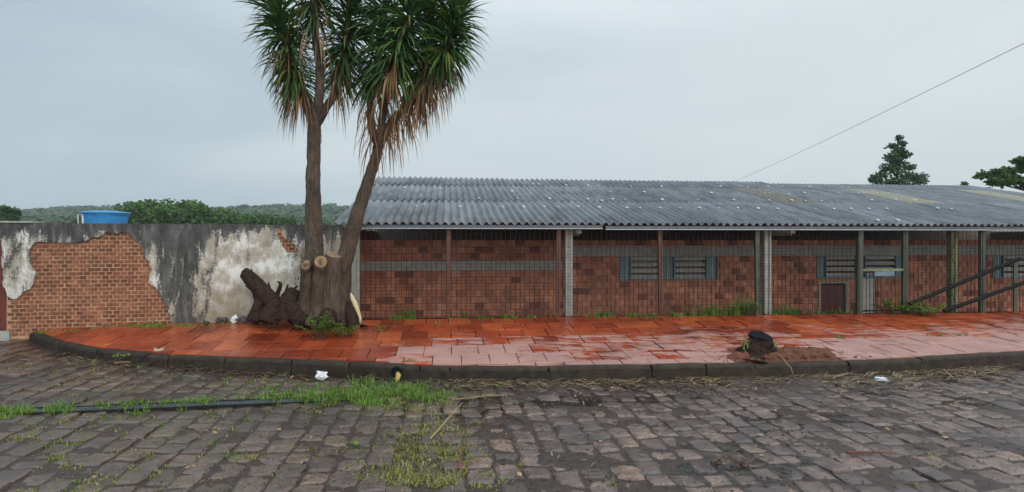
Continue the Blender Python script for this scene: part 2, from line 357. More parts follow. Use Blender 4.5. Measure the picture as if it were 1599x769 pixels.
# water lying between the stones on the right
mb = MB(); g = {}
for j in range(40):
    for i in range(120):
        X = lerp(-2.2, 8.2, i / 119); Y = lerp(2.5, 8.0, j / 39)
        if Y > interp(kY, X) - .03: continue
        if fbm(X * .7, Y * 1.1, 8.3, 3) < .05 + .12 * (interp(kY, X) - Y - 1.0) - (.15 if X > 3 else 0): continue
        g[(i, j)] = len(mb.v); mb.v.append((X, Y, roadZ(X, Y) - .001))
for (i, j) in list(g):
    q = [(i, j), (i+1, j), (i+1, j+1), (i, j+1)]
    if all(k in g for k in q): mb.f.append(tuple(g[k] for k in q))
tag(mb.build('water', M['water']), kind='structure')

# pavement bed and kerb
bed = MB(); xs = [lerp(KX[0][0], 12.5, i / 120) for i in range(121)]
for X in xs:
    a, b = interp(kY, X) + .1, backY(X) + .12
    if b < a + .02: b = a + .02
    for t in (0, .25, .5, .75, 1):
        Y = lerp(a, b, t); bed.v.append((X, Y, walkZ(X, Y) - .012 + .006 * fbm(X * 4, Y * 4)))
    bed.v.append((X, b, -.32))
bed.f = [(i*6+k, (i+1)*6+k, (i+1)*6+k+1, i*6+k+1) for i in range(120) for k in range(5)]
walk = tag(bed.build('pavement', M['tile_bed'], None, True), kind='structure')
def clip(poly, p0, p1):
    """keep the part of poly on the left of p0->p1"""
    out = []; dx, dy = p1[0]-p0[0], p1[1]-p0[1]
    sd_ = lambda p: dx * (p[1]-p0[1]) - dy * (p[0]-p0[0])
    for a, b in zip(poly, poly[1:] + poly[:1]):
        u, w = sd_(a), sd_(b)
        if u >= 0: out.append(a)
        if (u >= 0) != (w >= 0):
            t = u / (u - w); out.append((a[0] + (b[0]-a[0])*t, a[1] + (b[1]-a[1])*t))
    return out
TW, TD = .37, .45; rt = random.Random(11)
stump_c = W(1185, 560, 7.75)
for r in range(-1, 9):
    for c in range(-24, 36):
        off = (r % 2) * .185 + .05 * math.sin(r * 3.7)
        s0 = c * TW + off; d1 = -.02 - r * TD; d0 = d1 - TD; g = .006
        if s0 < -2.9: d0 += .0; 
        P = [xy(a + rt.uniform(-.004, .004), b + rt.uniform(-.006, .006)) for a, b in ((s0+g, d0+g), (s0+TW-g, d0+g), (s0+TW-g, d1-g), (s0+g, d1-g))]
        P = [(p.x, p.y) for p in P]; xc = sum(p[0] for p in P) / 4; yc = sum(p[1] for p in P) / 4
        if xc > 11.5 or xc < KX[0][0]: continue
        e = .12; k0, k1 = interp(kY, xc - .2), interp(kY, xc + .2)
        P = clip(P, (xc - .2, k0 + e), (xc + .2, k1 + e))
        if len(P) >= 3: P = clip(P, (xc + .2, backY(xc + .2) - .03), (xc - .2, backY(xc - .2) - .03))
        if len(P) < 3: continue
        ar = abs(sum(a[0]*b[1]-a[1]*b[0] for a, b in zip(P, P[1:]+P[:1]))) / 2
        if ar < .012: continue
        dc = Vector(((xc - stump_c.x - .3) / .78, (yc - interp(kY, xc) - .32) / .36))
        if dc.length < 1: continue
        hz = rt.gauss(0, .004); tx, ty = rt.gauss(0, .012), rt.gauss(0, .012); n = len(P)
        top = [(x, y, walkZ(x, y) + hz + tx * (x - xc) + ty * (y - yc)) for x, y in P]
        inn = [(xc + (x-xc)*.97, yc + (y-yc)*.97, z + .003) for x, y, z in top]
        mb = MB(); mb.add([(x, y, z - .05) for x, y, z in top] + top + inn, [(i, (i+1)%n, n+(i+1)%n, n+i) for i in range(n)] + [(n+i, n+(i+1)%n, 2*n+(i+1)%n, 2*n+i) for i in range(n)] + [tuple(2*n+i for i in range(n))])
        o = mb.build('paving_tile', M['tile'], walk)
        # how pale the tone: a band by the kerb right of the drain pipe, widening to the right
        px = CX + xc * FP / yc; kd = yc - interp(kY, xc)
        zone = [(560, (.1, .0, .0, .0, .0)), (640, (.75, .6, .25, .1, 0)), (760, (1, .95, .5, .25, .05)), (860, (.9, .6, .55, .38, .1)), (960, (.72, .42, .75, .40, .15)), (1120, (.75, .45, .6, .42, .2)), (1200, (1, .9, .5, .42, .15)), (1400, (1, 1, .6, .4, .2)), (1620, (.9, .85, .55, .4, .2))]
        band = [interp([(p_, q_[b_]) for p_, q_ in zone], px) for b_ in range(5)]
        pallid = interp([(.28, band[0]), (.75, band[1]), (1.2, band[2]), (1.7, band[3]), (2.2, band[4]), (2.8, 0)], kd) - .04 + rt.uniform(-.13, .13)
        if px < 570: pallid = min(pallid, .12 * rt.random())
        o.color = (max(0.0, min(1.0, pallid)), rt.random(), 0, 1)
kerb = MB(); seg = [44, 90, 150, 225, 262, 350, 455, 545, 655, 702, 857, 1018, 1103, 1180, 1327, 1440, 1560, 1690, 1800, 1890]
path = [(x, y, z) for x, y, z in KX]
for (x, y, z) in path:
    kerb.v += [(x, y + .02, z - .3), (x, y + .02, z - .06), (x, y + .10, z - .06), (x, y + .10, z - .3)]
kerb.f = [(i*4+k, (i+1)*4+k, (i+1)*4+(k+1)%4, i*4+(k+1)%4) for i in range(len(path)-1) for k in range(4)]
kb = tag(kerb.build('kerb', M['mud']), kind='structure'); rk = random.Random(5)
kpx = [(p, x) for (p, _, _), (x, _, _) in zip(KP, KX)]
for a, b in zip(seg, seg[1:]):
    xa, xb = interp(kpx, a), interp(kpx, b); mb = MB(); n = 7; dz = rk.uniform(-.008, .008); dy = rk.uniform(-.012, .012)
    prof = [(0, -.30), (.0, -.035), (.012, -.008), (.035, .004), (.095, .004), (.118, -.006), (.12, -.30)]
    for i in range(n + 1):
        X = lerp(xa + .011, xb - .011, i / n); e_ = .012 if i in (0, n) else 0
        t = (interp(kY, X + .05) - interp(kY, X - .05)) / .1; nn = Vector((-t, 1)).normalized()
        for (u, w) in prof:
            jj = .007 * fbm(X * 6, u * 9, w * 9)
            uu = u + (e_ if u < .06 else -e_) * .6; ww = w - (e_ * .6 if w > -.2 else 0)
            mb.v.append((X + nn.x * (uu + jj), interp(kY, X) + nn.y * (uu + jj) + dy, interp(kZ, X) + ww + jj + dz))
    k = len(prof); mb.f = [(i*k+j, (i+1)*k+j, (i+1)*k+j+1, i*k+j+1) for i in range(n) for j in range(k-1)] + [tuple(range(k))[::-1], tuple(n*k+j for j in range(k))]
    mb.build('kerb_stone', M['kerb_stone'], kb)

# ------------------------------------------------------------------ old plastered brick wall on the left
wu = (Vector((WR.x - WL.x, WR.y - WL.y, 0))).normalized(); wth = math.atan2(wu.y, wu.x)
ow = thing('boundary_wall', 'old boundary wall with mouldy plaster fallen away from its bricks', 'wall', (WL.x, WL.y, 0), wth)
wlen = (Vector((WR.x, WR.y)) - Vector((WL.x, WL.y))).length
def onw(px, py):
    # intersect pixel ray with the wall plane
    k = (px - CX) / FP; nx_, ny_ = -wu.y, wu.x
    Y = (nx_ * WL.x + ny_ * WL.y) / (nx_ * k + ny_); p = W(px, py, Y)
    return ((Vector((p.x, p.y)) - Vector((WL.x, WL.y))).dot(Vector((wu.x, wu.y))), p.z)
def crop(x, y, ox, oy, sc): return (ox + x / sc, oy + y / sc)
hole1 = [crop(x, y, 0, 300, 2.5625) for x, y in ((690,560),(690,520),(672,462),(655,440),(640,400),(622,380),(598,362),(600,335),(614,310),(600,280),(580,250),(575,225),(560,200),(540,190),(510,163),(490,158),(478,168),(430,162),(412,172),(400,181),(370,186),(340,197),(300,203),(250,206),(200,198),(160,198),(130,215),(118,250),(128,290),(146,320),(140,360),(125,387),(95,402),(72,427),(50,428),(35,415),(20,370),(16,300),(14,200),(8,180))]
hole2 = [crop(x, y, 350, 300, 2.957) for x, y in ((238,160),(252,158),(268,172),(278,212),(300,222),(322,240),(338,262),(352,276),(325,281),(290,279),(276,255),(262,232),(250,200))]
def rough(pl, amp, closed, seed):
    out = []; n = len(pl)
    for i in range(n if closed else n - 1):
        a, b = Vector(pl[i]), Vector(pl[(i+1) % n]); k = max(1, int((b - a).length / .035)); t = (b - a).normalized() if (b-a).length else Vector((1, 0)); nn = Vector((-t.y, t.x))
        for j in range(k):
            p = a.lerp(b, j / k); out.append(p + nn * amp * fbm(p.x * 14 + seed, p.y * 14, seed, 3))
    if not closed: out.append(Vector(pl[-1]))
    return out
h1 = rough([onw(*p) for p in hole1], .022, False, 1.3); h2 = rough([onw(*p) for p in hole2], .015, True, 4.1)
topz = lambda s_: 2.035 - .018 * s_ / wlen + .012 * fbm(s_ * 2.2, 0, 9.1) 
tops = [Vector((s_, topz(s_))) for s_ in [lerp(onw(2, 350)[0], wlen, i / 60) for i in range(61)]]
outer = h1 + tops + [Vector((wlen, .30)), Vector((h1[0].x + .01, .30))]
loops = [[Vector((p.x, 0, p.y)) for p in outer], [Vector((p.x, 0, p.y)) for p in h2]]
tri = geometry.tessellate_polygon(loops); flat = [p for l in loops for p in l]; nv = len(flat)
mb = MB(); mb.v = [(p.x, -.04, p.z) for p in flat] + [(p.x, .0, p.z) for p in flat]
for t in tri:
    a, b, c = [flat[i] for i in t]; n_ = (b - a).cross(c - a)
    mb.f.append(tuple(t) if n_.y < 0 else tuple(t)[::-1])
o_ = 0
for l in loops:
    n = len(l)
    for i in range(n): mb.f.append((o_ + i, o_ + (i+1) % n, nv + o_ + (i+1) % n, nv + o_ + i))
    o_ += n
mb.build('plaster', M['plaster'], ow)
mb = MB(); mb.box(onw(10, 350)[0], wlen, .006, .16, -.2, 2.0); mb.build('mortar', M['mortar'], ow)
def inside(p, pl):
    r_ = False; j = len(pl) - 1
    for i in range(len(pl)):
        if (pl[i].y > p.y) != (pl[j].y > p.y) and p.x < (pl[j].x - pl[i].x) * (p.y - pl[i].y) / (pl[j].y - pl[i].y) + pl[i].x: r_ = not r_
        j = i
    return r_
BP, BH = .104, .0615; bl = []; rb = random.Random(21)
hp = h1 + [Vector((h1[-1].x, .2)), Vector((h1[0].x, .2))]
xa_ = min(p.x for p in h1) - .1
for r in range(0, 30):
    z0 = .30 + r * BH
    for c in range(-2, 36):
        s0 = .05 + c * BP + (r % 2) * BP / 2 + rb.uniform(-.005, .005); cp = [Vector((s0 + a, z0 + b)) for a in (-.02, BP / 2, BP + .02) for b in (-.01, BH + .01)]
        if any(inside(p, hp) or p.y < 1.26 and onw(14, 500)[0] < p.x < h1[0].x for p in cp) and s0 > onw(11, 500)[0]: bl.append((s0, z0))
for c in range(-1, 5):
    for r in range(0, 6):
        s0 = min(p.x for p in h2) - .05 + c * BP + (r % 2) * .05; z0 = min(p.y for p in h2) - .02 + r * BH
        bl.append((s0, z0))
bl = [(s0, z0) for s0, z0 in bl if z0 < 1.93 and s0 < wlen - .1]
bmesh_v = []
for q in range(6):
    mb = MB(); j = lambda: rb.uniform(-.004, .004); w, h = BP - .019, BH - .017
    fr = [(.004+j(), -.009, .003+j()), (w-.004+j(), -.009, .003+j()), (w-.004+j(), -.009, h-.003+j()), (.004+j(), -.009, h-.003+j())]
    bk = [(0, -.001, 0), (w, -.001, 0), (w, -.001, h), (0, -.001, h)]; b2 = [(x, .03, z) for x, _, z in bk]
    mb.add(fr + bk + b2, [(0,1,2,3)] + [(4+i, 4+(i+1)%4, (i+1)%4, i) for i in range(4)] + [(8+i, 8+(i+1)%4, 4+(i+1)%4, 4+i) for i in range(4)])
    me = mb.mesh('brick'); me.materials.append(M['brick']); bmesh_v.append(me)
bl.sort(key=lambda t: t[1] < .43); rest = MB()
for i, (s0, z0) in enumerate(bl):
    me = rb.choice(bmesh_v); dd = rb.uniform(-.004, .007) + (.006 if rb.random() < .12 else 0)
    if i < 300:
        o = bpy.data.objects.new('brick', me); COL.objects.link(o); o.parent = ow; o.location = (s0, dd, z0); o.rotation_euler = (0, rb.gauss(0, .015), 0)
    else: rest.add([(p.co.x + s0, p.co.y + dd, p.co.z + z0) for p in me.vertices], [tuple(p.vertices) for p in me.polygons])
tag(rest.build('bricks', M['brick'], ow), kind='stuff')
mb = MB(); mb.box(-.35, onw(54, 350)[0], -.06, .25, 2.034, 2.058); mb.build('coping_slab', M['concrete'], ow)
mb = MB(); mb.box(-.9, onw(9, 350)[0], .02, .2, 1.86, 2.03); mb.build('lintel', M['concrete'], ow)
# iron gate at the left edge
gt = thing('metal_gate', 'dark red sheet metal gate at the left end of the wall', 'gate', (WL.x, WL.y, 0), wth)
s1 = onw(14, 500)[0]; gz = .38
mb = MB(); mb.box(-1.2, s1 - .05, .05, .07, gz, 1.86); mb.build('sheet', M['gate_red'], gt)
mb = MB(); mb.box(s1 - .05, s1, .02, .075, gz, 1.86); mb.build('stile', M['gate_red'], gt)
for k in range(3):
    mb = MB(); mb.box(-1.2, s1 - .055, .035, .048, gz + .02 + k * .68, gz + .08 + k * .68); mb.build('rail', M['gate_red'], gt)
mb = MB(); mb.box(-1.3, s1 + .02, -.03, .18, .1, .375); tag(mb.build('gate_sill', M['concrete'], gt))

# ------------------------------------------------------------------ building with the corrugated roof
bd = thing('brick_building', 'long low brick building under a grey corrugated roof', 'building', (0, F0, 0), TH)
SL = .223; EZ = 2.055; WV = .141; SWID = WV * 6
DW = 2.3
sL = onp(525, 345, -.1)[0]; sR = 15.5
def roofz(d): return EZ + SL * (d + .12)
def sheet(len_, nseg=1, thick=.012):
    mb = MB(); n = 6 * 10 + 4; amp = .026
    pr = [(i / 10 * WV - .02, amp * math.cos(i / 10 * 2 * math.pi)) for i in range(n)]
    for (y0) in [k / nseg * len_ for k in range(nseg + 1)]:
        for x, h in pr: mb.v.append((x, y0, h))
    for (y0) in [k / nseg * len_ for k in range(nseg + 1)]:
        for x, h in pr: mb.v.append((x, y0, h - thick))
    B = n * (nseg + 1)
    for k in range(nseg):
        for i in range(n - 1):
            mb.f.append((k*n+i, k*n+i+1, (k+1)*n+i+1, (k+1)*n+i)); mb.f.append((B+k*n+i, B+(k+1)*n+i, B+(k+1)*n+i+1, B+k*n+i+1))
    for i in range(n - 1): mb.f.append((i, B+i, B+i+1, i+1))
    for k in range(nseg): mb.f.append((k*n, (k+1)*n, B+(k+1)*n, B+k*n)); mb.f.append((k*n+n-1, B+k*n+n-1, B+(k+1)*n+n-1, (k+1)*n+n-1))
    return mb.mesh('roof_sheet')
rows = [(-.12, 2.36), (2.26, 2.42), (4.58, 1.36)]; sh = [sheet(l * math.sqrt(1 + SL * SL) + .08) for _, l in rows]
for m_ in sh: m_.materials.append(M['roof_sheet']); m_.polygons.foreach_set('use_smooth', [True] * len(m_.polygons))
slope = math.atan(SL); rr_ = random.Random(4)
def mats(me, mat):
    c = me.copy(); c.materials.clear(); c.materials.append(mat); return c
fib = mats(sh[1], M['fiberglass']); fibb = mats(sh[1], M['fiberglass_brown'])
sfib = onp(1460, 316, 2.3)[0]; sfb = onp(1255, 316, 2.3)[0]; sf3 = onp(1640, 316, 2.3)[0]
ncol = int((sR - sL) / SWID)
for r, (d0, l) in enumerate(rows):
    for c in range(ncol):
        s0 = sL + c * SWID; me = sh[r]; lab = None
        if r == 1 and s0 <= sfib < s0 + SWID: me = fib; lab = 'beige translucent roof sheet'
        if r == 1 and s0 <= sfb < s0 + SWID: me = fibb; lab = 'brown weathered translucent roof sheet'
        if r == 1 and s0 <= sf3 < s0 + SWID: me = fib; lab = 'beige translucent roof sheet'
        o = bpy.data.objects.new('roof_sheet', me); COL.objects.link(o); o.parent = bd
        rise = -.05 * (d0 + .2) / 5 if s0 > 7.2 else .03 * (d0 / 5) * max(0, 1 - (s0 - sL) / 6)
        o.location = (s0, d0 + rr_.uniform(-.012, .012), roofz(d0) + r * .009 + (c % 2) * .003 + rise)
        o.rotation_euler = (slope + rr_.gauss(0, .0015), rr_.gauss(0, .002), rr_.gauss(0, .002))
        if lab: o['label'] = lab
back = MB()
mb = MB(); mb.add([(sL, 5.92, roofz(5.92) - .05), (sR, 5.92, roofz(5.92) - .05), (sR, 11.8, roofz(-.1)), (sL, 11.8, roofz(-.1))], [(0, 1, 2, 3)]); mb.build('rear_roof_slope', M['roof_sheet'], bd)
# pale seals over the roof bolts
mb = MB(); n = 8; mb.v = [(.034 * math.cos(i * math.pi / 4), .034 * math.sin(i * math.pi / 4), 0) for i in range(8)] + [(.02 * math.cos(i * math.pi / 4), .02 * math.sin(i * math.pi / 4), .018) for i in range(8)]
mb.f = [(i, (i+1)%8, 8+(i+1)%8, 8+i) for i in range(8)] + [tuple(range(8, 16))]
sealm = mb.mesh('bolt_seal'); sealm.materials.append(M['seal_white']); rq = random.Random(8)
def roofpt(px, py):
    # pixel on the roof slope
    lo, hi = -.1, 5.9
    for _ in range(40):
        d = (lo + hi) / 2; s_, z = onp(px, py, d)
        if z > roofz(d): lo = d
        else: hi = d
    return s_, d
c8 = [(378,103),(535,108),(690,112),(355,143),(432,184),(452,178),(622,187),(700,152),(805,189),(895,189),(872,152),(848,120),(938,87),(965,88),(1105,92),(1198,94),(1243,94),(1293,122),(1380,97),(1440,123),(1310,156),(1360,157),(1520,158),(1035,153),(1200,156),(1250,160),(990,188),(1075,188),(1165,187),(1253,190),(1375,192),(1430,192),(1520,192),(1515,97)]
c6 = [(80,278),(150,303),(210,278),(290,305),(335,278),(405,307),(420,278),(458,282),(527,278),(582,278),(515,306),(534,306),(612,310),(686,305),(707,278),(817,304),(910,305),(930,305),(867,281),(992,305),(87,335),(237,335),(387,336),(530,337),(630,337),(678,340),(750,339),(823,338),(958,335),(1055,333),(1075,333),(1147,336),(10,303),(87,367),(163,367),(245,367),(325,367),(408,367),(486,369),(565,370),(720,371),(796,371),(875,370),(950,370),(1028,370),(1230,369),(1302,371),(975,419),(1058,419)]
for px, py in [crop(x, y, 500, 260, 2.855) for x, y in c8] + [crop(x, y, 1000, 190, 2.669) for x, y in c6]:
    s_, d = roofpt(px, py); s_ = sL + round((s_ - sL + .02) / WV) * WV - .02
    o = bpy.data.objects.new('bolt_seal', sealm); COL.objects.link(o); o.parent = bd; o.rotation_euler = (slope, 0, rq.uniform(0, 1)); k = rq.uniform(.6, 1.3); o.scale = (k, k, k)
    o.location = (s_, d, roofz(d) + .034 + .014 * (1 if d > 2.3 else 0))
# gutter / fascia in two lengths
for (a, b, dz) in ((onp(562, 353, -.1)[0], onp(941, 353, -.1)[0], 0), (onp(946, 353, -.1)[0], sR - .2, -.012)):
    mb = MB(); mb.box(a, b, -.10, -.02, 1.975 + dz, 2.024 + dz); g_ = mb.build('gutter', M['gutter'], bd)
    mb = MB(); mb.box(a, b, -.112, -.012, 1.958 + dz, 1.972 + dz); mb.build('gutter_edge', M['gutter_edge'], g_)
# timber: purlins and rafters under the roof
for d in (.35, 1.6, 3.2, 4.6):
    mb = MB(); mb.box(sL + .15, sR, d - .03, d + .03, roofz(d) - .15, roofz(d) - .045); mb.build('purlin', M['wood_dark'], bd)
# walls
yW = lambda px, py: onp(px, py, DW)
zB1, zB0 = yW(700, 408)[1], yW(700, 423)[1]
zC1, zC0 = yW(1100, 384)[1], yW(1100, 400)[1]
sMid = yW(879, 400)[0]; wTop = yW(800, 375)[1]; sW0 = yW(556, 400)[0]
def rect(px0, py0, px1, py1):
    a, z1 = yW(px0, py0); b, z0 = yW(px1, py1); return [a, b, z0, z1]
win1 = rect(968, 400, 1121, 437); win2 = rect(1275, 400, 1412, 434); win3 = rect(1550, 400, 1690, 434)
zt = max(win1[3], zC0 + .001); 
for w_ in (win1, win2, win3): w_[3] = zC0
door = rect(1279, 443, 1322, 490); door[2] = -.25
shut = rect(1345, 433, 1367, 490); shut[2] = -.25
ops = [win1, win2, win3, door, shut]
# backing wall decomposed around the openings
cuts = sorted({sW0, sR} | {o[0] for o in ops} | {o[1] for o in ops}); mb = MB()
cuts = [c for c in cuts if sW0 <= c <= sR]
for a, b in zip(cuts, cuts[1:]):
    m_ = (a + b) / 2; zs = [(-.3, wTop - .003)]
    for o in ops:
        if o[0] < m_ < o[1]:
            nz_ = []
            for z0, z1 in zs:
                if o[2] > z0: nz_.append((z0, min(z1, o[2])))
                if o[3] < z1: nz_.append((max(z0, o[3]), z1))
            zs = nz_
    for z0, z1 in zs:
        if z1 - z0 > .01: mb.box(a, b, DW + .012, DW + .13, z0, z1)
mb.build('wall_core', M['mortar_dark'], bd)
mb = MB(); mb.box(sW0 - .15, sW0, DW * 0 + .3, 11.5, -.3, 1.98); mb.build('end_wall', M['block'], bd)
mb = MB(); mb.box(sW0, sR, 5.9, 6.0, -.3, 3.2); mb.box(sR - .1, sR, .4, 5.88, -.3, 1.98); mb.build('inner_wall', M['interior'], bd)
mb = MB(); mb.box(sW0, sMid, DW - .004, DW + .011, zB0, zB1); mb.build('concrete_band', M['concrete'], bd)
mb = MB(); mb.box(sMid, sR, DW - .004, DW + .011, zC0 + .002, zC1); mb.build('concrete_band', M['concrete'], bd)
CH, CL = .1385, .198; blk = []; rb = random.Random(31)
def course(z1, s0, s1, odd, h=CH):
    z0 = z1 - h; x = s0 - (CL / 2 if odd else 0)
    iv = [(s0, s1)]
    for o in ops:
        if o[2] < z1 - .02 and o[3] > z0 + .02:
            nv_ = []
            for a, b in iv:
                if o[0] > a: nv_.append((a, min(b, o[0])))
                if o[1] < b: nv_.append((max(a, o[1]), b))
            iv = [t for t in nv_ if t[1] > t[0]]
    while x < s1:
        a, b = x, x + CL
        for u, w in iv:
            p, q_ = max(a, u), min(b, w)
            if q_ - p > .03: blk.append((p, q_, z0, z1))
        x += CL
z = wTop; k = 0
while z - .03 > zB1: 
    h = min(CH, z - zB1); course(z, sW0, sMid, k % 2, h); z -= h; k += 1
z = zB0
while z > -.05: course(z, sW0, sMid, k % 2); z -= CH; k += 1
course(wTop, sMid, sR, 0, wTop - zC1); z = zC0
while z > -.05: course(z, sMid, sR, k % 2); z -= CH; k += 1
mb = MB()
w, h = CL - .012, CH - .012
fr = [(.004, -.006, .003), (w-.004, -.006, .003), (w-.004, -.006, h-.003), (.004, -.006, h-.003)]; bk = [(0, 0, 0), (w, 0, 0), (w, 0, h), (0, 0, h)]; b2 = [(x, .02, z) for x, _, z in bk]
mb.add(fr + bk + b2, [(0,1,2,3)] + [(4+i, 4+(i+1)%4, (i+1)%4, i) for i in range(4)] + [(8+i, 8+(i+1)%4, 4+(i+1)%4, 4+i) for i in range(4)])
bme = mb.mesh('brick'); bme.materials.append(M['block']); rest = MB(); cnt = 0
blk.sort(key=lambda t: (t[3] < .15, t[0]))
for (a, b, z0, z1) in blk:
    sx = (b - a - .012) / w; sz = (z1 - z0 - .012) / h; dd = DW + rb.uniform(-.003, .003)
    if cnt < 300 and z1 > .15:
        o = bpy.data.objects.new('brick', bme); COL.objects.link(o); o.parent = bd; o.location = (a + .006, dd, z0 + .006); o.scale = (sx, 1, sz); cnt += 1
    else: rest.add([(p.co.x * sx + a + .006, p.co.y + dd, p.co.z * sz + z0 + .006) for p in bme.vertices], [tuple(p.vertices) for p in bme.polygons])
tag(rest.build('bricks', M['block'], bd), kind='stuff')
# louvred windows
def window(w, fixed, louv):
    a, b, z0, z1 = w; fr = MB(); t = .022
    for q in ((a, b, z1 - t, z1), (a, b, z0, z0 + t)): fr.box(q[0], q[1], DW - .02, DW + .06, q[2], q[3])
    xs_ = sorted({a, b - t} | {yW(p, 410)[0] for p in fixed})
    for x in xs_: fr.box(x, x + t, DW - .018, DW + .058, z0 + t, z1 - t)
    f_ = fr.build('window', M['blue_paint'], bd)
    mb = MB(); mb.box(a + .003, b - .003, DW + .075, DW + .082, z0 + .003, z1 - .003); mb.build('pane', M['glass_dark'], f_)
    ls = [(yW(p, 410)[0] + t, yW(q_, 410)[0]) for p, q_ in louv]
    segs = [x for x in xs_] ; 
    edges = [(u + t, v_) for u, v_ in zip(xs_, xs_[1:])]
    for u, v_ in edges:
        if any(abs(u - l0) < .03 for l0, _ in ls):
            for k in range(4):
                zc = lerp(z0 + .075, z1 - .05, k / 3); mb = MB()
                mb.box(u + .004, v_ - .004, -.046, .046, -.003, .003, Matrix.Translation((0, DW + .02, zc)) @ Matrix.Rotation(R(62), 4, 'X'))
                mb.build('louvre', M['slat'], f_)
            mb = MB(); mb.box(u + .002, v_ - .002, DW + .0, DW + .03, z0 + t, z0 + .06); mb.build('panel', M['blue_paint'], f_)
        else:
            mb = MB(); mb.box(u + .003, v_ - .003, DW + .03, DW + .045, z0 + t, z1 - t); mb.build('panel', M['blue_paint'], f_)
            mb = MB(); mb.box((u + v_) / 2 + .01, (u + v_) / 2 + .022, DW + .015, DW + .029, z0 + t + .002, z1 - t - .002); mb.build('bar', M['white_paint'], f_)
window(win1, (984, 1030, 1052, 1102), ((984, 1030), (1052, 1102)))
window(win2, (1289, 1336, 1350, 1398), ((1289, 1336), (1350, 1398)))
window(win3, (1566, 1620), ((1566, 1620),))
a, b, z0, z1 = door
dm = MB(); dm.box(a + .035, b - .035, DW + .03, DW + .06, z0, z1 - .04); d_ = dm.build('door', M['door_red'], bd); d_['label'] = 'low dark red metal door'
for k in range(4):
    mb = MB(); x = lerp(a + .06, b - .07, k / 3); mb.box(x, x + .012, DW + .022, DW + .029, z0, z1 - .05); mb.build('rib', M['door_red'], d_)
mb = MB(); mb.box(a - .01, a + .033, DW - .02, DW + .08, z0, z1); mb.box(b - .033, b + .03, DW - .02, DW + .08, z0, z1); mb.box(a - .03, b + .04, DW - .022, DW + .078, z1 + .001, z1 + .035); mb.build('frame', M['concrete'], d_)
a, b, z0, z1 = shut
mb = MB(); mb.box(a, b, DW + .05, DW + .06, z0, z1); sh_ = mb.build('slatted_door', M['white_paint'], bd); sh_['label'] = 'white door of narrow horizontal boards'
k = z0
while k < z1 - .05:
    mb = MB(); mb.box(a + .004, b - .004, DW + .02, DW + .045, k, k + .052); mb.build('board', M['white_paint'], sh_); k += .062
# concrete veranda columns
for i, px in enumerate((556, 888, 1197, 1487)):
    s_ = onp(px, 430, .22)[0]; mb = MB(); g = 'concrete' if i < 3 else 'concrete_green'
    mb.box(s_ - .066, s_ - .022, .17, .28, -.3, 1.99); mb.box(s_ + .022, s_ + .066, .17, .28, -.3, 1.99); mb.box(s_ - .021, s_ + .021, .19, .265, -.3, 1.985)
    o = mb.build('column', M[g], bd)
    if i == 3: o['label'] = 'mossy concrete column with a vine on it'
for px in (903, 1236):
    s_, z_ = onp(px, 364, .5); mb = MB(); mb.box(s_ - .05, s_ + .05, .45, 1.3, z_ - .015, z_ + .05); l_ = mb.build('lamp_fitting', M['plastic_white'], bd)
    mb = MB(); mb.tube([(s_, .5, z_ - .04), (s_, 1.25, z_ - .04)], .014, 8); mb.build('tube', M['white_paint'], l_)

# ------------------------------------------------------------------ wire mesh fence
fe = thing('mesh_fence', 'tall welded wire mesh fence on rusty and green posts', 'fence', (0, F0, 0), TH)
posts = [(699, 0, .036), (871, 0, .036), (1033, 0, .036), (1185, 1, .045), (1343, 1, .055), (1414, 1, .05), (1535, 1, .05)]
def fz(s_): return walkZ(*xy(s_, 0)[:2]) + .0
fs0 = onp(563, 430)[0]; fs1 = 12.2; rw = random.Random(2)
for px, g, w in posts:
    s_ = onp(px, 430)[0]; mb = MB(); l_ = rw.uniform(-.012, .012); Mx = Matrix.Translation((s_, .03, 0)) @ Matrix.Shear('XY', 4, (l_, 0))
    mb.box(-w, w, -.03, .03, .1, 1.955, Mx); mb.build('post', M['green_paint' if g else 'rust_paint'], fe)
mb = MB(); mb.tube([(0, 0, 0), (0, 0, 1.565)], .0044, 5); wme = mb.mesh('wire'); wme.materials.append(M['wire'])
gs0, gs1 = onp(1347, 430)[0], onp(1410, 430)[0]
s_ = fs0; n = 0; dpx = .0855
while s_ < fs1:
    if not (gs0 < s_ < gs1):
        o = bpy.data.objects.new('wire', wme); COL.objects.link(o); o.parent = fe; z_ = fz(s_) - .02; o.location = (s_ + rw.gauss(0, .004), -.012 + .006 * math.sin(s_ * 3), z_); o.rotation_euler = (rw.gauss(0, .002), rw.gauss(0, .003), 0)
        o.scale = (1, 1, (1.965 - z_) / 1.565); n += 1
    s_ += dpx
bays = [fs0] + [onp(p, 430)[0] for p, _, _ in posts] + [fs1]
for a, b in zip(bays, bays[1:]):
    if abs(a - onp(1343, 430)[0]) < .01: continue
    mb = MB(); z_ = .03; 
    for k in range(27):
        zz = .03 + k * .057
        if k > 21 and k not in (25,): continue
        pts = [(lerp(a, b, t / 4), -.02 + .006 * math.sin(lerp(a, b, t / 4) * 3), fz(lerp(a, b, t / 4)) + zz + rw.gauss(0, .003)) for t in range(5)]
        mb.tube(pts, .0021, 4)
    mb.build('cross_wires', M['wire'], fe)
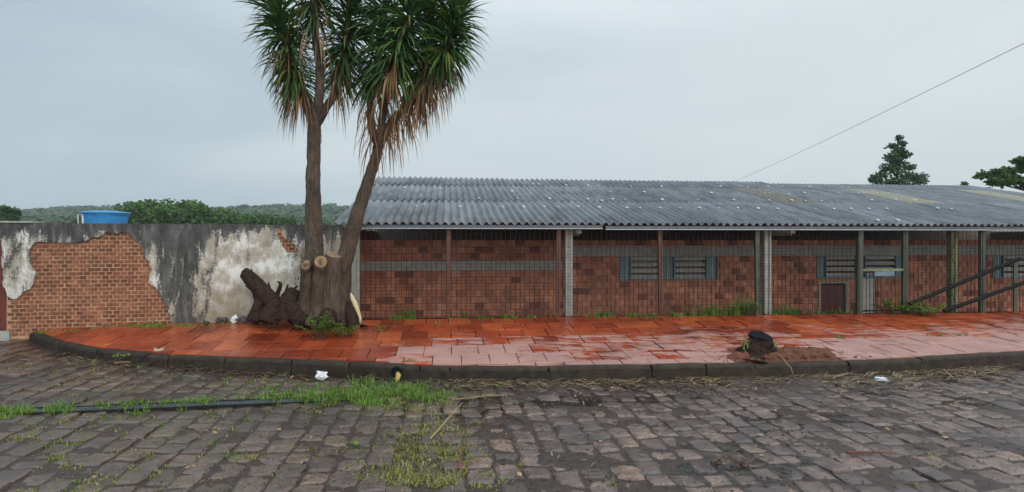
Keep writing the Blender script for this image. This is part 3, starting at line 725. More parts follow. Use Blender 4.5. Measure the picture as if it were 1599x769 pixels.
# barred gate in the fence
gg = thing('barred_gate', 'narrow barred metal gate between two green fence posts', 'gate', (0, F0, 0), TH)
zt_ = onp(1380, 422)[1]
mb = MB(); mb.box(gs0 + .0, gs1 - .0, .0, .03, zt_ - .02, zt_ + .025); mb.build('top_rail', M['concrete_green'], gg)
sm_ = onp(1366, 430)[0]
mb = MB(); mb.box(sm_, gs1 - .17, .002, .02, zt_ - .11, zt_ - .025); mb.build('sheet', M['blue_paint'], gg)
k = 0; s_ = gs0 + .02
while s_ < gs1 - .02:
    w = .02 if k == 6 else .0055; mb = MB(); mb.box(s_ - w / 2, s_ + w / 2, .022, .034, fz(s_) + .01, zt_ - .022); mb.build('bar', M['rust_paint' if k >= 6 else 'dark_metal'], gg); s_ += .075; k += 1
mb = MB(); mb.box(gs0 + .01, gs1 - .01, .036, .05, fz(gs0) + .03, fz(gs0) + .06); mb.build('bottom_rail', M['dark_metal'], gg)
# handrail behind the fence on the right
hr = thing('handrail', 'sloping dark handrail of two square tubes by the fence at right', 'handrail', (0, F0, 0), TH)
for (p0, p1) in (((1420, 475), (1592, 404)), ((1474, 486), (1615, 436))):
    a, za = onp(*p0, -.10); b, zb = onp(*p1, -.10); mb = MB(); mb.tube([(a, -.10, za), (b, -.10, zb)], .04, 4); mb.build('rail', M['dark_metal'], hr)
s_, z_ = onp(1586, 408, -.06); mb = MB(); mb.box(s_ - .04, s_ + .04, -.065, -.035, .2, z_); mb.build('post', M['green_paint'], hr)

# ------------------------------------------------------------------ yucca with two trunks
TY = 9.2
def T(px, py, dy=0): return W(px, py, TY + dy)
base0 = T(505, 492); gz_ = walkZ(base0.x, base0.y)
yc_ = thing('yucca_tree', 'tall two-trunked yucca with sawn stubs in front of the wall', 'tree', (base0.x, base0.y, gz_))
inv = Matrix.Translation((-base0.x, -base0.y, -gz_))
class LMB(MB):
    def build(s, name, mat, parent=None, smooth=False):
        s.v = [tuple(inv @ Vector(p)) for p in s.v]; return MB.build(s, name, mat, parent, smooth)
def smoothpath(pts, k=5):
    out = []; P = [Vector(p) for p in pts]
    for i in range(len(P) - 1):
        p0, p1, p2, p3 = P[max(0, i-1)], P[i], P[i+1], P[min(len(P)-1, i+2)]
        for j in range(k):
            t = j / k; out.append(.5 * ((2*p1) + (p2-p0)*t + (2*p0-5*p1+4*p2-p3)*t*t + (3*p1-p0-3*p2+p3)*t*t*t))
    out.append(P[-1]); return out
def limb(name, pix, rad, mat='bark', jit=.16, n=22, capdir=None, k=9):
    """pix: (px, py, dy); rad in photo pixels"""
    P = smoothpath([T(*p) for p in pix], k); rr = []
    m_ = len(rad) - 1
    for i in range(len(P)):
        t = i / (len(P) - 1) * m_; j = min(int(t), m_ - 1); rr.append(lerp(rad[j], rad[j+1], t - j) * TY / FP * .80)
    mb = LMB(); mb.tube(P, rr, n, jit, True, random.random() * 9, 7, capdir); return mb.build(name, M[mat], yc_, True)
limb('trunk', [(488,505,0),(490,470,0),(489,420,0),(490,370,0),(489,300,0),(490,240,0),(491,192,0)], [30, 22, 19.5, 17.5, 14, 12.5, 13])
limb('trunk', [(535,505,.05),(532,460,.05),(535,420,.05),(548,370,.05),(568,305,.05),(584,255,.05),(592,225,.05)], [24, 19, 17, 15, 12.5, 10.5, 10.5])
stems = {
 'A': ([(491,198,0),(478,165,.05),(463,130,.1),(450,80,.1),(438,30,.1),(432,-30,.1)], [10, 8, 7, 6.5, 6, 5]),
 'B': ([(491,198,0),(499,150,-.1),(499,105,-.15),(492,50,-.2),(490,-10,-.2),(492,-60,-.2)], [11, 8.5, 8, 7, 6, 5]),
 'C': ([(491,198,0),(508,170,0),(526,140,.1),(536,90,.15),(543,40,.15),(547,-30,.2)], [10, 8, 7.5, 7, 6, 5]),
 'D': ([(592,228,0),(579,195,0),(581,140,.1),(592,80,.1),(600,20,.1),(604,-50,.1)], [9, 7, 7, 6.5, 6, 5]),
 'G': ([(592,228,0),(597,185,-.05),(607,130,-.2),(622,80,-.3),(640,20,-.35),(650,-45,-.4)], [9, 8, 7, 6, 5, 5]),
 'E': ([(592,228,0),(612,190,.05),(634,165,.1),(655,120,.15),(670,60,.2),(680,-30,.2)], [9, 8, 7.5, 7, 6, 5]),
 'F': ([(634,168,.1),(662,140,.0),(685,105,-.1),(702,65,-.15),(712,20,-.2)], [7, 6.5, 6, 5, 4]),
}
for k_, (pts, rad) in stems.items(): limb('branch', pts, rad)
# sawn stubs
def stub(pix, rad, capdir):
    o = limb('cut_stub', pix, [q_ * (1.02 if i_ < len(rad) - 1 else 1.0) for i_, q_ in enumerate(rad)], 'bark', .14, 14, capdir, 6)
    vs = [v_.co.copy() for v_ in o.data.vertices][-14:]; c = sum(vs, Vector()) / 14; d = Vector(capdir).normalized()
    mb = MB(); mb.v = [tuple(c + (p - c) * .93 + d * .006) for p in vs] + [tuple(c + (p - c) * .5 + d * .009) for p in vs] + [tuple(c + d * .006)]; mb.f = [(i, (i+1)%14, 14+(i+1)%14, 14+i) for i in range(14)] + [(14+i, 14+(i+1)%14, 28) for i in range(14)]
    c_ = MB.build(mb, 'cut_face', M['cut_wood'], o); 
    # ring texture centred on the face
    me = c_.data; me.transform(Matrix.Translation(-c)); c_.location = c
stub([(499,495,-.08),(499,455,-.12),(500,425,-.2),(501,409,-.3)], [20, 16, 14, 12.5], (.12, -.85, .4))
stub([(478,490,-.1),(479,455,-.12),(479,430,-.2),(478,414,-.3)], [17, 13, 12, 10.5], (-.25, -.85, .25))
stub([(519,500,-.1),(519,455,-.14),(520,425,-.14),(521,399,-.14)], [21, 17, 16, 15.5], (.33, -.2, .9))
for pts, rad in (([(480,470,-.1),(470,490,-.15),(462,505,-.25)], [4, 14, 16]), ([(515,480,-.2),(512,495,-.28),(508,508,-.35)], [5, 16, 16]), ([(545,470,-.05),(548,490,-.1),(552,508,-.15)], [3, 10, 13])): limb('root', pts, rad, 'bark_dark', .3)
# leaves
def leafgeo(o, d, L, w, droop, seg=5, twist=0):
    """sword leaf: starts at o along d, bends towards the ground"""
    d = d.normalized(); up = Vector((0, 0, 1)); side = d.cross(up)
    if side.length < .05: side = Vector((1, 0, 0))
    side = (Matrix.Rotation(twist, 3, d) @ side.normalized()); P = []; p = o.copy(); cur = d.copy()
    vs = []; fs = []
    for i in range(seg + 1):
        t = i / seg; ww = w * (.55 + .9 * t) if t < .35 else w * .87 * (1 - ((t - .35) / .65) ** 1.6)
        nrm = side.cross(cur).normalized()
        if i == seg: vs.append(p)
        else: vs += [p - side * ww - nrm * ww * -.35, p, p + side * ww - nrm * ww * -.35]
        cur = (cur + Vector((0, 0, -droop * (.4 + t)))).normalized(); p = p + cur * (L / seg)
    for i in range(seg - 1):
        for k in (0, 1): fs.append((i*3+k, i*3+k+1, i*3+k+4, i*3+k+3))
    b = (seg - 1) * 3; fs += [(b, b+1, b+3), (b+1, b+2, b+3)]
    return vs, fs
ry = random.Random(77); LEAVES = []; DEAD = []
def head(key, t0, t1, n, Lr=(.45, .75), dead=(0, 0, 0), lean=(0, 0)):
    P = smoothpath([T(*p) for p in stems[key][0]], 8); m_ = len(P) - 1
    for i in range(n):
        u = ry.random() ** .8; t = lerp(t0, t1, u) * m_; j = min(int(t), m_ - 1); o = P[j].lerp(P[j+1], t - j); ax = (P[j+1] - P[j]).normalized()
        az_ = ry.uniform(0, 2 * math.pi); tilt = lerp(2.25, .25, u) + ry.gauss(0, .22)
        a = ax.cross(Vector((0, 1, 0))).normalized(); b = ax.cross(a)
        d = ax * math.cos(tilt) + (a * math.cos(az_) + b * math.sin(az_)) * math.sin(tilt)
        L = ry.uniform(*Lr) * (1.0 if u < .85 else .8)
        LEAVES.append((leafgeo(o, d, L, ry.uniform(.017, .028), ry.uniform(.14, .42) * (1 if u < .8 else .5), 5, ry.gauss(0, .5)), o.y - d.y * 0))
    da, db, dn = dead
    for i in range(dn):
        t = lerp(da, db, ry.random()) * m_; j = min(int(t), m_ - 1); o = P[j].lerp(P[j+1], t - j)
        az_ = ry.uniform(0, 2 * math.pi); d = Vector((math.cos(az_) * .65, math.sin(az_) * .6 - .35, -.55 + ry.gauss(0, .25)))
        DEAD.append(leafgeo(o + d * .05, d, ry.uniform(.4, .85), ry.uniform(.008, .015), ry.uniform(.5, 1.0), 5, ry.gauss(0, .8)))
head('A', .36, 1.0, 639, (.5, .8), dead=(.25, .62, 230))
head('B', .66, 1.05, 380, (.4, .65), dead=(.45, .8, 40))
head('C', .48, 1.0, 546, (.45, .75), dead=(.36, .66, 70))
head('D', .42, 1.0, 624, (.5, .8), dead=(.1, .45, 60))
head('G', .44, 1.0, 546, (.5, .8), dead=(.3, .6, 90))
head('E', .55, 1.0, 546, (.5, .8), dead=(.12, .6, 170))
head('F', .50, 1.0, 624, (.45, .75), dead=(.1, .6, 190))
# top rosettes whose crowns reach past the frame
ry.shuffle(LEAVES)
LEAVES.sort(key=lambda t: min(Vector(v_).y for v_ in t[0][0]))
inview = lambda g: 1.8 + 372 * TY / FP > sum(v_.z for v_ in g[0]) / len(g[0])
lv = [g for g, _ in LEAVES if inview(g)]; hid = [g for g, _ in LEAVES if not inview(g)]
for g in lv[:230]:
    mb = LMB(); mb.add(*g); mb.build('leaf', M['yucca'], yc_, True)
mb = LMB(); [mb.add(*g) for g in lv[230:] + hid]; tag(mb.build('leaves', M['yucca'], yc_, True), kind='stuff')
for g in DEAD[:70]:
    mb = LMB(); mb.add(*g); o = mb.build('dead_leaf', M['yucca_dead'], yc_, True)
mb = LMB(); [mb.add(*g) for g in DEAD[70:]]; tag(mb.build('dead_leaves', M['yucca_dead'], yc_, True), kind='stuff')

# old fallen stump left of the yucca
o0 = W(430, 492, 9.15); g0 = walkZ(o0.x, o0.y)
st = thing('fallen_stump', 'dark rotten tree stump leaning left against the stained wall', 'stump', (o0.x, o0.y, g0)); inv = Matrix.Translation((-o0.x, -o0.y, -g0))
def slimb(name, pix, rad, mat='bark_dark', jit=.3, Y=9.15, n=12):
    P = smoothpath([W(p[0], p[1], Y + p[2]) for p in pix], 5); m_ = len(rad) - 1; rr = []
    for i in range(len(P)):
        t = i / (len(P) - 1) * m_; j = min(int(t), m_ - 1); rr.append(lerp(rad[j], rad[j+1], t - j) * Y / FP)
    mb = LMB(); mb.tube(P, rr, n, jit, True, random.random() * 9, 4); return mb.build(name, M[mat], st, True)
slimb('trunk', [(440,500,-.05),(428,476,-.05),(410,455,0),(388,432,.05),(380,427,.06)], [19, 14, 12, 10, 8], 'bark_dark')
slimb('root', [(410,462,0),(404,480,-.05),(400,502,-.1)], [10, 10, 13]); slimb('root', [(430,470,-.1),(425,485,-.15),(418,503,-.2)], [11, 14, 17])
slimb('root', [(462,452,.0),(452,470,-.05),(446,500,-.1)], [9, 13, 20]); slimb('root', [(445,475,-.05),(462,488,-.1),(474,503,-.1)], [10, 14, 16])
for a_, b_, r_ in (((402,448),(392,420),3),((412,458),(404,436),4),((424,466),(419,440),3.5),((446,462),(450,444),4),((458,455),(466,446),3),((396,455),(383,446),4)):
    slimb('splinter', [(a_[0]+6,a_[1]+16,-.03),(a_[0],a_[1],-.02),(b_[0],b_[1],0)], [r_*1.5, r_, .8], 'bark_dark', .3, 9.15, 6)
slimb('broken_branch', [(432,462,0),(438,445,0),(434,440,0)], [4, 3, 1.5])

smoothpath_ = lambda q_: smoothpath(q_, 3)
# small sawn stump at the kerb
o0 = W(1187, 551, 7.85); g0 = walkZ(o0.x, o0.y)
ks = thing('tree_stump', 'small blackened sawn stump in the pavement by the kerb', 'stump', (o0.x, o0.y, g0)); inv = Matrix.Translation((-o0.x, -o0.y, -g0)); TYs = 7.85
P = smoothpath([W(p[0], p[1], TYs + p[2]) for p in ((1180,566,-.02),(1182,551,0),(1186,540,0),(1190,526,0))], 4); mb = LMB(); mb.tube(P, [lerp(47, 18, min(1, (i / 9) ** .55)) * TYs / FP for i in range(len(P))], 14, .38, True, 2, 8, (.05, -.38, .9)); o = mb.build('trunk', M['bark_dark'], ks, True)
vs = [v_.co.copy() for v_ in o.data.vertices][-14:]; c = sum(vs, Vector()) / 14; d = Vector((.05, -.38, .9)).normalized(); mb = MB(); mb.v = [tuple(c + (p - c) * .96 + d * .004) for p in vs] + [tuple(c + (p-c) * .6 + d * .010) for p in vs] + [tuple(c + d * .006)]; mb.f = [(i, (i+1)%14, 14+(i+1)%14, 14+i) for i in range(14)] + [(14+i, 14+(i+1)%14, 28) for i in range(14)]
MB.build(mb, 'cut_face', M['char'], ks)
# soil round it
mb = MB(); n = 40
for j in range(n + 1):
    for i in range(n + 1):
        X = o0.x + lerp(-.75, 1.25, i / n); Y = lerp(interp(kY, X) + .10, interp(kY, X) + .80, j / n)
        rx, rz = (X - o0.x - .42) / .85, (Y - interp(kY, X) - .28) / .40; k = 1 - rx * rx - rz * rz + .9 * fbm(X * 4, Y * 6, 2, 5)
        mb.v.append((X, Y, walkZ(X, Y) - .03 + .10 * max(0, min(.8, k)) * (1 + .7 * fbm(X * 16, Y * 16, 3, 4)) * min(1, j / 9) * min(1, (n - j) / 6) * min(1, i / 8, (n - i) / 8) + .02 * min(1, j / 4) + .012 * fbm(X * 14, Y * 14, 5, 3)))
mb.f = [(j*(n+1)+i, j*(n+1)+i+1, (j+1)*(n+1)+i+1, (j+1)*(n+1)+i) for j in range(n) for i in range(n)]
tag(mb.build('soil', M['soil_red'], None, True), kind='structure')
mb = MB(); rc = random.Random(6)
for _ in range(420):
    X = o0.x + rc.gauss(.25, .5); Y = interp(kY, X) + .13 + abs(rc.gauss(.12, .18)); r_ = rc.uniform(.006, .016) * (1 + (rc.random() ** 6) * 2.2); a0 = rc.uniform(0, 6); z = walkZ(X, Y) + (.035 if abs(X - o0.x - .4) < .5 else -.002)
    mb.add([(X + r_ * math.cos(a0 + k * 1.257) * rc.uniform(.6, 1.4), Y + r_ * math.sin(a0 + k * 1.257), z) for k in range(5)] + [(X, Y, z + r_ * .9)], [(k, (k+1)%5, 5) for k in range(5)])
tag(mb.build('soil_clods', M['soil_red'], None), kind='stuff')
for (dx, dy, r1) in ((-.22, -.12, .06), (.18, -.17, .05), (-.05, -.24, .07), (.27, .02, .05), (-.30, .05, .05)):
    mb = MB(); mb.tube(smoothpath_([Vector((dx * .25, dy * .25, .16)), Vector((dx * .7, dy * .7, .07)), Vector((dx * 1.25, dy * 1.15, -.07))]), [.06, .055, .05, .045, .04, .03, .02], 9, .4, True, dx * 9, 9); mb.build('root', M['bark_dark'], ks, True)

# ------------------------------------------------------------------ grass and weeds
rgs = random.Random(99)
def blade(mb, p, h, lean, w, az_):
    d = Vector((math.cos(az_), math.sin(az_), 0)); sdv = Vector((-d.y, d.x, 0)) * w
    a = p; b = p + Vector((0, 0, h * .55)) + d * lean * .3; c = p + Vector((0, 0, h * (1 - .35 * min(1, lean / h)))) + d * lean
    mb.add([a - sdv, a + sdv, b + sdv * .8, b - sdv * .8, c], [(0, 1, 2, 3), (3, 2, 4)])
def tuft(mb, c, r, n, h, zf, lean=.7, w=.0055):
    tv = rgs.uniform(.45, 1.4)
    for _ in range(n):
        a_ = rgs.uniform(0, 6.283); q_ = r * math.sqrt(rgs.random()); X = c[0] + q_ * math.cos(a_); Y = c[1] + q_ * math.sin(a_) * .8
        hh = h * tv * rgs.uniform(.4, 1.2) * (1 - .4 * q_ / r); blade(mb, Vector((X, Y, zf(X, Y) - .01)), hh, hh * rgs.uniform(.1, lean), w * rgs.uniform(.7, 1.3), rgs.uniform(0, 6.283))
def gpt(px, py, zf):
    Y = 7.0
    for _ in range(12):
        X = (px - CX) * Y / FP; Y = FP * (CZ - zf(X, Y)) / (py - YH)
    return (px - CX) * Y / FP, Y
mb = MB()
# strip along the drain
for i in range(560):
    px = rgs.uniform(-5, 700); t = px / 700; py = lerp(646, 617, min(1, t * 1.15)) + rgs.gauss(0, 3 + 9 * max(0, t - .45))
    if px < 400 and fbm(px * .012, 3, 1) < -.05: continue
    big = 1.4 + 1.3 * math.exp(-((px - 570) / 90) ** 2)
    tuft(mb, gpt(px, py, roadZ), .06, 13, .062 * big, roadZ, 1.1)
for px, py, n, h in ((600,612,12,.13),(640,618,10,.12),(560,606,8,.12),(480,600,5,.09),(695,600,5,.10),(730,595,4,.10),(525,615,9,.11),(455,580,4,.08),(375,590,4,.06),(455,625,7,.09),(585,590,4,.12)):
    for _ in range(n): tuft(mb, gpt(px + rgs.gauss(0, 24), py + rgs.gauss(0, 6), roadZ), .06, 14, h, roadZ)
for _ in range(260):
    px = rgs.gauss(560, 95); py = 612 + (px - 560) * -.01 + rgs.gauss(0, 13)
    if px > 735 or py < 592: continue
    tuft(mb, gpt(px, py, roadZ), .07, 12, .055, roadZ, 1.3)
for px, py in ((110,690),(100,720),(120,755),(65,665),(75,700),(365,712),(375,655),(330,690),(240,660),(170,660),(425,605),(300,590),(145,562),(115,565),(380,600),(225,580),(720,610),(760,590)):
    for _ in range(4): tuft(mb, gpt(px + rgs.gauss(0, 10), py + rgs.gauss(0, 4), roadZ), .05, 9, .05, roadZ)
tag(mb.build('grass', M['grass'], None), kind='stuff')
mb = MB()
for _ in range(430):
    px = 668 + rgs.gauss(0, 42); py = rgs.uniform(603, 760); px -= (py - 660) * .05
    tuft(mb, gpt(px, py, roadZ), .055, 10, .06, roadZ, 1.0)
for _ in range(900):
    px = rgs.uniform(0, 780); py = rgs.uniform(560, 769)
    X, Y = gpt(px, py, roadZ)
    if Y > interp(kY, X) - .1 or fbm(X * 1.1, Y * 1.4, 6.1, 3) < -.06: continue
    tuft(mb, (X, Y), .05, 9, .045, roadZ, 1.0)
for px, py in ((740,720),(800,755),(970,735),(815,730),(690,760),(540,745),(620,745),(640,700),(500,710),(960,755),(1460,715),(1420,757)): 
    for _ in range(3): tuft(mb, gpt(px + rgs.gauss(0, 8), py + rgs.gauss(0, 3), roadZ), .05, 12, .05, roadZ, 1.0)
for _ in range(1500):
    px = rgs.uniform(0, 720); py = rgs.uniform(540, 769); X, Y = gpt(px, py, roadZ)
    if Y > interp(kY, X) - .08 or fbm(X * 1.6, Y * 2.0, 2.1, 4) < .0: continue
    tuft(mb, (X, Y), .06, 5, .02, roadZ, 1.3, .006)
tag(mb.build('dry_grass', M['grass_dry'], None), kind='stuff')
mb = MB()
for px, py, n, h in ((640,497,9,.17),(625,499,5,.12),(720,496,4,.07),(755,497,6,.07),(795,496,7,.08),(835,496,4,.08),(945,494,9,.13),(925,496,4,.09),(985,495,6,.09),(1015,496,3,.08),(1055,494,6,.10),(1075,493,6,.14),(1100,493,9,.17),(1120,492,9,.2),(1150,491,12,.26),(1170,490,12,.28),(1215,489,9,.16),(1235,489,6,.14),(1265,491,3,.08),(1300,489,4,.1),
                     (510,518,3,.04),(525,515,3,.04),(600,512,4,.05),(590,517,3,.045),(690,506,4,.045),(680,508,3,.04),(455,519,2,.035),(715,505,2,.04),(185,555,3,.04),(270,535,3,.04),(250,545,2,.03),(820,560,2,.04),(1340,505,2,.05),(1308,528,4,.05),(1465,526,2,.045),(1505,524,2,.045),(1260,508,2,.04),(645,565,2,.04),(1430,509,2,.04)):
    h *= 1.45 if h > .055 else 1.2
    for _ in range(int(n * 1.5)): tuft(mb, gpt(px + rgs.gauss(0, 8), py + rgs.gauss(0, .8), walkZ), .05, 13, h, walkZ, .8)
for _ in range(60):
    px = rgs.uniform(570, 1560); tuft(mb, gpt(px, interp([(570, 498), (1240, 491), (1599, 486)], px), walkZ), .04, 6, rgs.uniform(.03, .09), walkZ, .8)
for _ in range(70):
    px = rgs.gauss(225, 30); tuft(mb, gpt(px, 508.5 + abs(rgs.gauss(0, 1.5)), walkZ), .06, 12, rgs.uniform(.04, .10), walkZ, .9)
for _ in range(150):
    px = rgs.uniform(60, 400); tuft(mb, gpt(px, interp([(60, 519), (270, 508), (400, 505)], px) + abs(rgs.gauss(0, 1.4)), walkZ), .05, 9, rgs.uniform(.025, .06), walkZ, .9)
tag(mb.build('weeds', M['grass'], None), kind='stuff')
# leafy plants
def leafy(name, label, cat, px, py, Y, w, h, n, mat, group=None, ls=.035):
    c = W(px, py, Y); gz2 = walkZ(c.x, min(c.y, backY(c.x))); t = thing(name, label, cat, (c.x, c.y, gz2), 0, group); stm = MB(); lf = MB()
    for k in range(max(5, n // 22)):
        a_ = rgs.uniform(0, 6.28); r_ = rgs.random() ** .5; tip = Vector((w * r_ * math.cos(a_), .6 * w * r_ * math.sin(a_), h * (1 - .5 * r_ * r_) * rgs.uniform(.7, 1.05)))
        bs = Vector((tip.x * .25, tip.y * .25, -.03)); mid = bs.lerp(tip, .5) + Vector((0, 0, h * .12)); stm.tube([bs, mid, tip], [.006, .005, .003], 4)
        for j in range(22):
            t_ = rgs.uniform(.25, 1.05); q_ = bs.lerp(mid, t_ * 2) if t_ < .5 else mid.lerp(tip, t_ * 2 - 1); an = rgs.uniform(0, 6.28); d = Vector((math.cos(an), math.sin(an), rgs.uniform(-.2, .6))).normalized(); sdv = d.cross(Vector((0, 0, 1))).normalized(); L = ls * rgs.uniform(.7, 1.5); q_ = q_ + d * .012
            lf.add([q_, q_ + d * L * .5 + sdv * L * .3, q_ + d * L + Vector((0, 0, -L * .2)), q_ + d * L * .5 - sdv * L * .3], [(0, 1, 2, 3)])
    stm.build('stem', M['twig'], t); tag(lf.build('foliage', M[mat], t), kind='stuff'); return t
leafy('weed_plant', 'bright green leafy weed at the foot of the yucca trunks', 'plant', 500, 495, 8.6, .34, .42, 560, 'weed')
leafy('weed_plant', 'low green leafy weed beside the cream bark strip', 'plant', 535, 496, 8.65, .22, .26, 300, 'weed')
leafy('weed_plant', 'bushy green weed growing through the fence by a green post', 'plant', 1170, 490, 10.45, .22, .38, 300, 'weed')
leafy('weed_plant', 'broad green weed at the foot of the narrow barred gate', 'plant', 1395, 488, 10.95, .40, .30, 460, 'weed', ls=.05)
leafy('weed_plant', 'spreading green weed under the lower end of the handrail', 'plant', 1445, 488, 10.75, .45, .30, 500, 'weed', ls=.05)
leafy('weed_plant', 'small weed between the red door and a green post', 'plant', 1335, 489, 11.0, .12, .34, 130, 'weed')
leafy('weed_plant', 'thin climbing weed by the mossy column at the right', 'plant', 1560, 486, 11.5, .16, .45, 130, 'weed')
v_ = thing('vine', 'thin green vine climbing the mossy concrete column', 'vine', (0, F0, 0), TH); s_, z_ = onp(1489, 430, .13); stm = MB(); lf = MB()
pts = [(s_ + .04 * math.sin(k * 1.3), .13, .3 + k * .14) for k in range(12)]; stm.tube(pts, .006, 4)
for k in range(260):
    i = rgs.randrange(11); q_ = Vector(pts[i]).lerp(Vector(pts[i+1]), rgs.random()); d = Vector((rgs.uniform(-1, 1), rgs.uniform(-.8, .1), rgs.uniform(-.5, .5))).normalized(); L = rgs.uniform(.025, .05); sdv = d.cross(Vector((0, 0, 1))).normalized()
    lf.add([q_, q_ + d * L * .5 + sdv * L * .35, q_ + d * L, q_ + d * L * .5 - sdv * L * .35], [(0, 1, 2, 3)])
stm.build('stem', M['twig'], v_); tag(lf.build('foliage', M['vine'], v_), kind='stuff')
# moss tufts on the small stump
mb = MB(); sz = lambda X, Y: g0 + .14
for dx, n in ((-.19, 14), (.15, 8)):
    for _ in range(n): tuft(mb, (o0.x + dx + rgs.gauss(0, .03), o0.y - .05 + rgs.gauss(0, .03)), .05, 12, .09, lambda X, Y: g0 + rgs.uniform(.02, .18), 1.2)
tag(mb.build('moss', M['grass_dry'], None), kind='stuff')

# ------------------------------------------------------------------ litter
mb = MB(); lf = MB(); rl = random.Random(55)
def straw(mb, X, Y, L, w, az_, z):
    d = Vector((math.cos(az_), math.sin(az_), rl.gauss(0, .06))); p = Vector((X, Y, z)); sdv = Vector((-d.y, d.x, 0)).normalized() * w
    m_ = p + d * L * .5 + Vector((0, 0, L * .06)); e_ = p + d * L + sdv * rl.uniform(-4, 4)
    mb.add([p - sdv, p + sdv, m_ + sdv, m_ - sdv, e_ + sdv * .3, e_ - sdv * .3], [(0, 1, 2, 3), (3, 2, 4, 5)])
for _ in range(1300):
    px = rl.uniform(700, 1599) if rl.random() < .9 else rl.uniform(0, 700); X = (px - CX) * 7.3 / FP; Y = interp(kY, X) - abs(rl.gauss(.02, .16)) - .01
    if px > 1280: Y = interp(kY, X) - abs(rl.gauss(0, .24))
    straw(mb, X, Y, rl.uniform(.04, .26) * (1.3 if px > 1250 else .8), rl.uniform(.003, .009), rl.gauss(0, .6), roadZ(X, Y) + rl.uniform(.012, .05))
for _ in range(220):
    X = rl.uniform(-3, 6); Y = rl.uniform(3.9, 6.9); straw(mb, X, Y, rl.uniform(.03, .14), rl.uniform(.002, .005), rl.uniform(0, 6.28), roadZ(X, Y) + .014)
for cx_, cy_, n in ((1440, 610, 20), (1505, 625, 18), (1560, 575, 34), (1330, 605, 25), (870, 603, 18), (720, 610, 8)):
    for _ in range(n):
        X, Y = gpt(cx_ + rl.gauss(0, 24), cy_ + rl.gauss(0, 4), roadZ); straw(mb, X, Y, rl.uniform(.06, .2), rl.uniform(.003, .006), rl.gauss(.1, .4), roadZ(X, Y) + rl.uniform(.012, .05))
tag(mb.build('straw_litter', M['straw'], None), kind='stuff')
for _ in range(260):
    if rl.random() < .6:
        px = rl.uniform(700, 1599); X = (px - CX) * 7.2 / FP; Y = interp(kY, X) - abs(rl.gauss(.05, .3)) - .02
    else: X = rl.uniform(-3.5, 6); Y = rl.uniform(3.9, 6.6)
    z = roadZ(X, Y) + .02; an = rl.uniform(0, 6.28); L = rl.uniform(.02, .06); d = Vector((math.cos(an), math.sin(an), rl.gauss(0, .2))); sdv = Vector((-d.y, d.x, rl.gauss(0, .3))) * .35; p = Vector((X, Y, z))
    lf.add([p, p + d * L * .5 + sdv * L, p + d * L, p + d * L * .5 - sdv * L], [(0, 1, 2, 3)])
bl2 = MB()
for _ in range(3600):
    px = rl.uniform(690, 1620) if rl.random() < .9 else rl.uniform(100, 690); X = (px - CX) * 7.3 / FP; Y = interp(kY, X) - abs(rl.gauss(0, .24)) - .01
    if fbm(X * 2.2, Y * 2.5, 4.4, 3) < -.15: continue
    straw(bl2, X, Y, rl.uniform(.02, .13), rl.uniform(.003, .010), rl.uniform(0, 6.28), roadZ(X, Y) + rl.uniform(.004, .035))
for _ in range(700):
    X = rl.uniform(-3, 6); Y = rl.uniform(3.9, 7); straw(bl2, X, Y, rl.uniform(.01, .06), rl.uniform(.002, .005), rl.uniform(0, 6.28), roadZ(X, Y) + .012)
for cx_, cy_, n in ((1150, 722, 130), (1010, 640, 110), (770, 635, 70), (1440, 700, 60), (1290, 640, 90), (930, 625, 90), (1100, 610, 120), (1190, 612, 120), (850, 612, 70), (760, 660, 60)):
    for _ in range(n):
        X, Y = gpt(cx_ + rl.gauss(0, 24), cy_ + rl.gauss(0, 5), roadZ); straw(bl2, X, Y, rl.uniform(.02, .09), rl.uniform(.002, .006), rl.uniform(0, 6.28), roadZ(X, Y) + rl.uniform(.008, .03))
tag(bl2.build('bark_litter', M['twig'], None), kind='stuff')
tag(lf.build('fallen_leaves', M['dry_leaf'], None), kind='stuff')
# dark mud crumbs on the road
mb = MB()
for _ in range(6000):
    X = rl.uniform(-2.8, 6.5); Y = rl.uniform(3.9, 7.4)
    if Y > interp(kY, X) - .02 or mudmask(X, Y) < -.25 + .5 * rl.random(): continue
    r_ = rl.uniform(.004, .009) * (1 + 1.2 * (rl.random() ** 4)); z = roadZ(X, Y) + .006; a0 = rl.uniform(0, 6)
    mb.add([(X + r_ * math.cos(a0 + k * 1.57) * rl.uniform(.6, 1.6), Y + r_ * math.sin(a0 + k * 1.57), z) for k in range(4)] + [(X, Y, z + r_ * .7)], [(0, 1, 4), (1, 2, 4), (2, 3, 4), (3, 0, 4)])
tag(mb.build('mud_crumbs', M['mud'], None), kind='stuff')
def stick(label, p0, p1, rad, mat, z0=.02, z1=.02, zf=roadZ, bend=.03, name='stick'):
    a = Vector((*gpt(*p0, zf), 0)); b = Vector((*gpt(*p1, zf), 0)); a.z = zf(a.x, a.y) + z0; b.z = zf(b.x, b.y) + z1; c = (a + b) / 2
    t = thing(name, label, 'stick', (c.x, c.y, min(a.z, b.z))); n = 7; pts = []
    for i in range(n):
        p = a.lerp(b, i / (n - 1)); p += Vector((0, bend * math.sin(i / (n - 1) * 3.1) + rl.gauss(0, .004), abs(rl.gauss(0, .003)))); pts.append(p - t.location)
    mb = MB(); mb.tube(pts, [rad * (1 - .5 * i / (n - 1)) for i in range(n)], 6, .2); mb.build('shaft', M[mat], t, True)
    q_ = pts[4]; mb = MB(); mb.tube([q_, q_ + (pts[6] - pts[4]) * .35 + Vector((0, .05, .012))], [rad * .45, rad * .25], 5); mb.build('twig', M[mat], t, True)
stick('reddish bent stick lying on wet stones at lower right', (1322, 711), (1400, 713), .012, 'twig_red')
stick('thin dark stick on the road stones below the straw by the kerb', (784, 649), (824, 663), .009, 'twig')
stick('dark forked stick in the mud heap at bottom centre right', (1112, 727), (1160, 706), .010, 'twig')
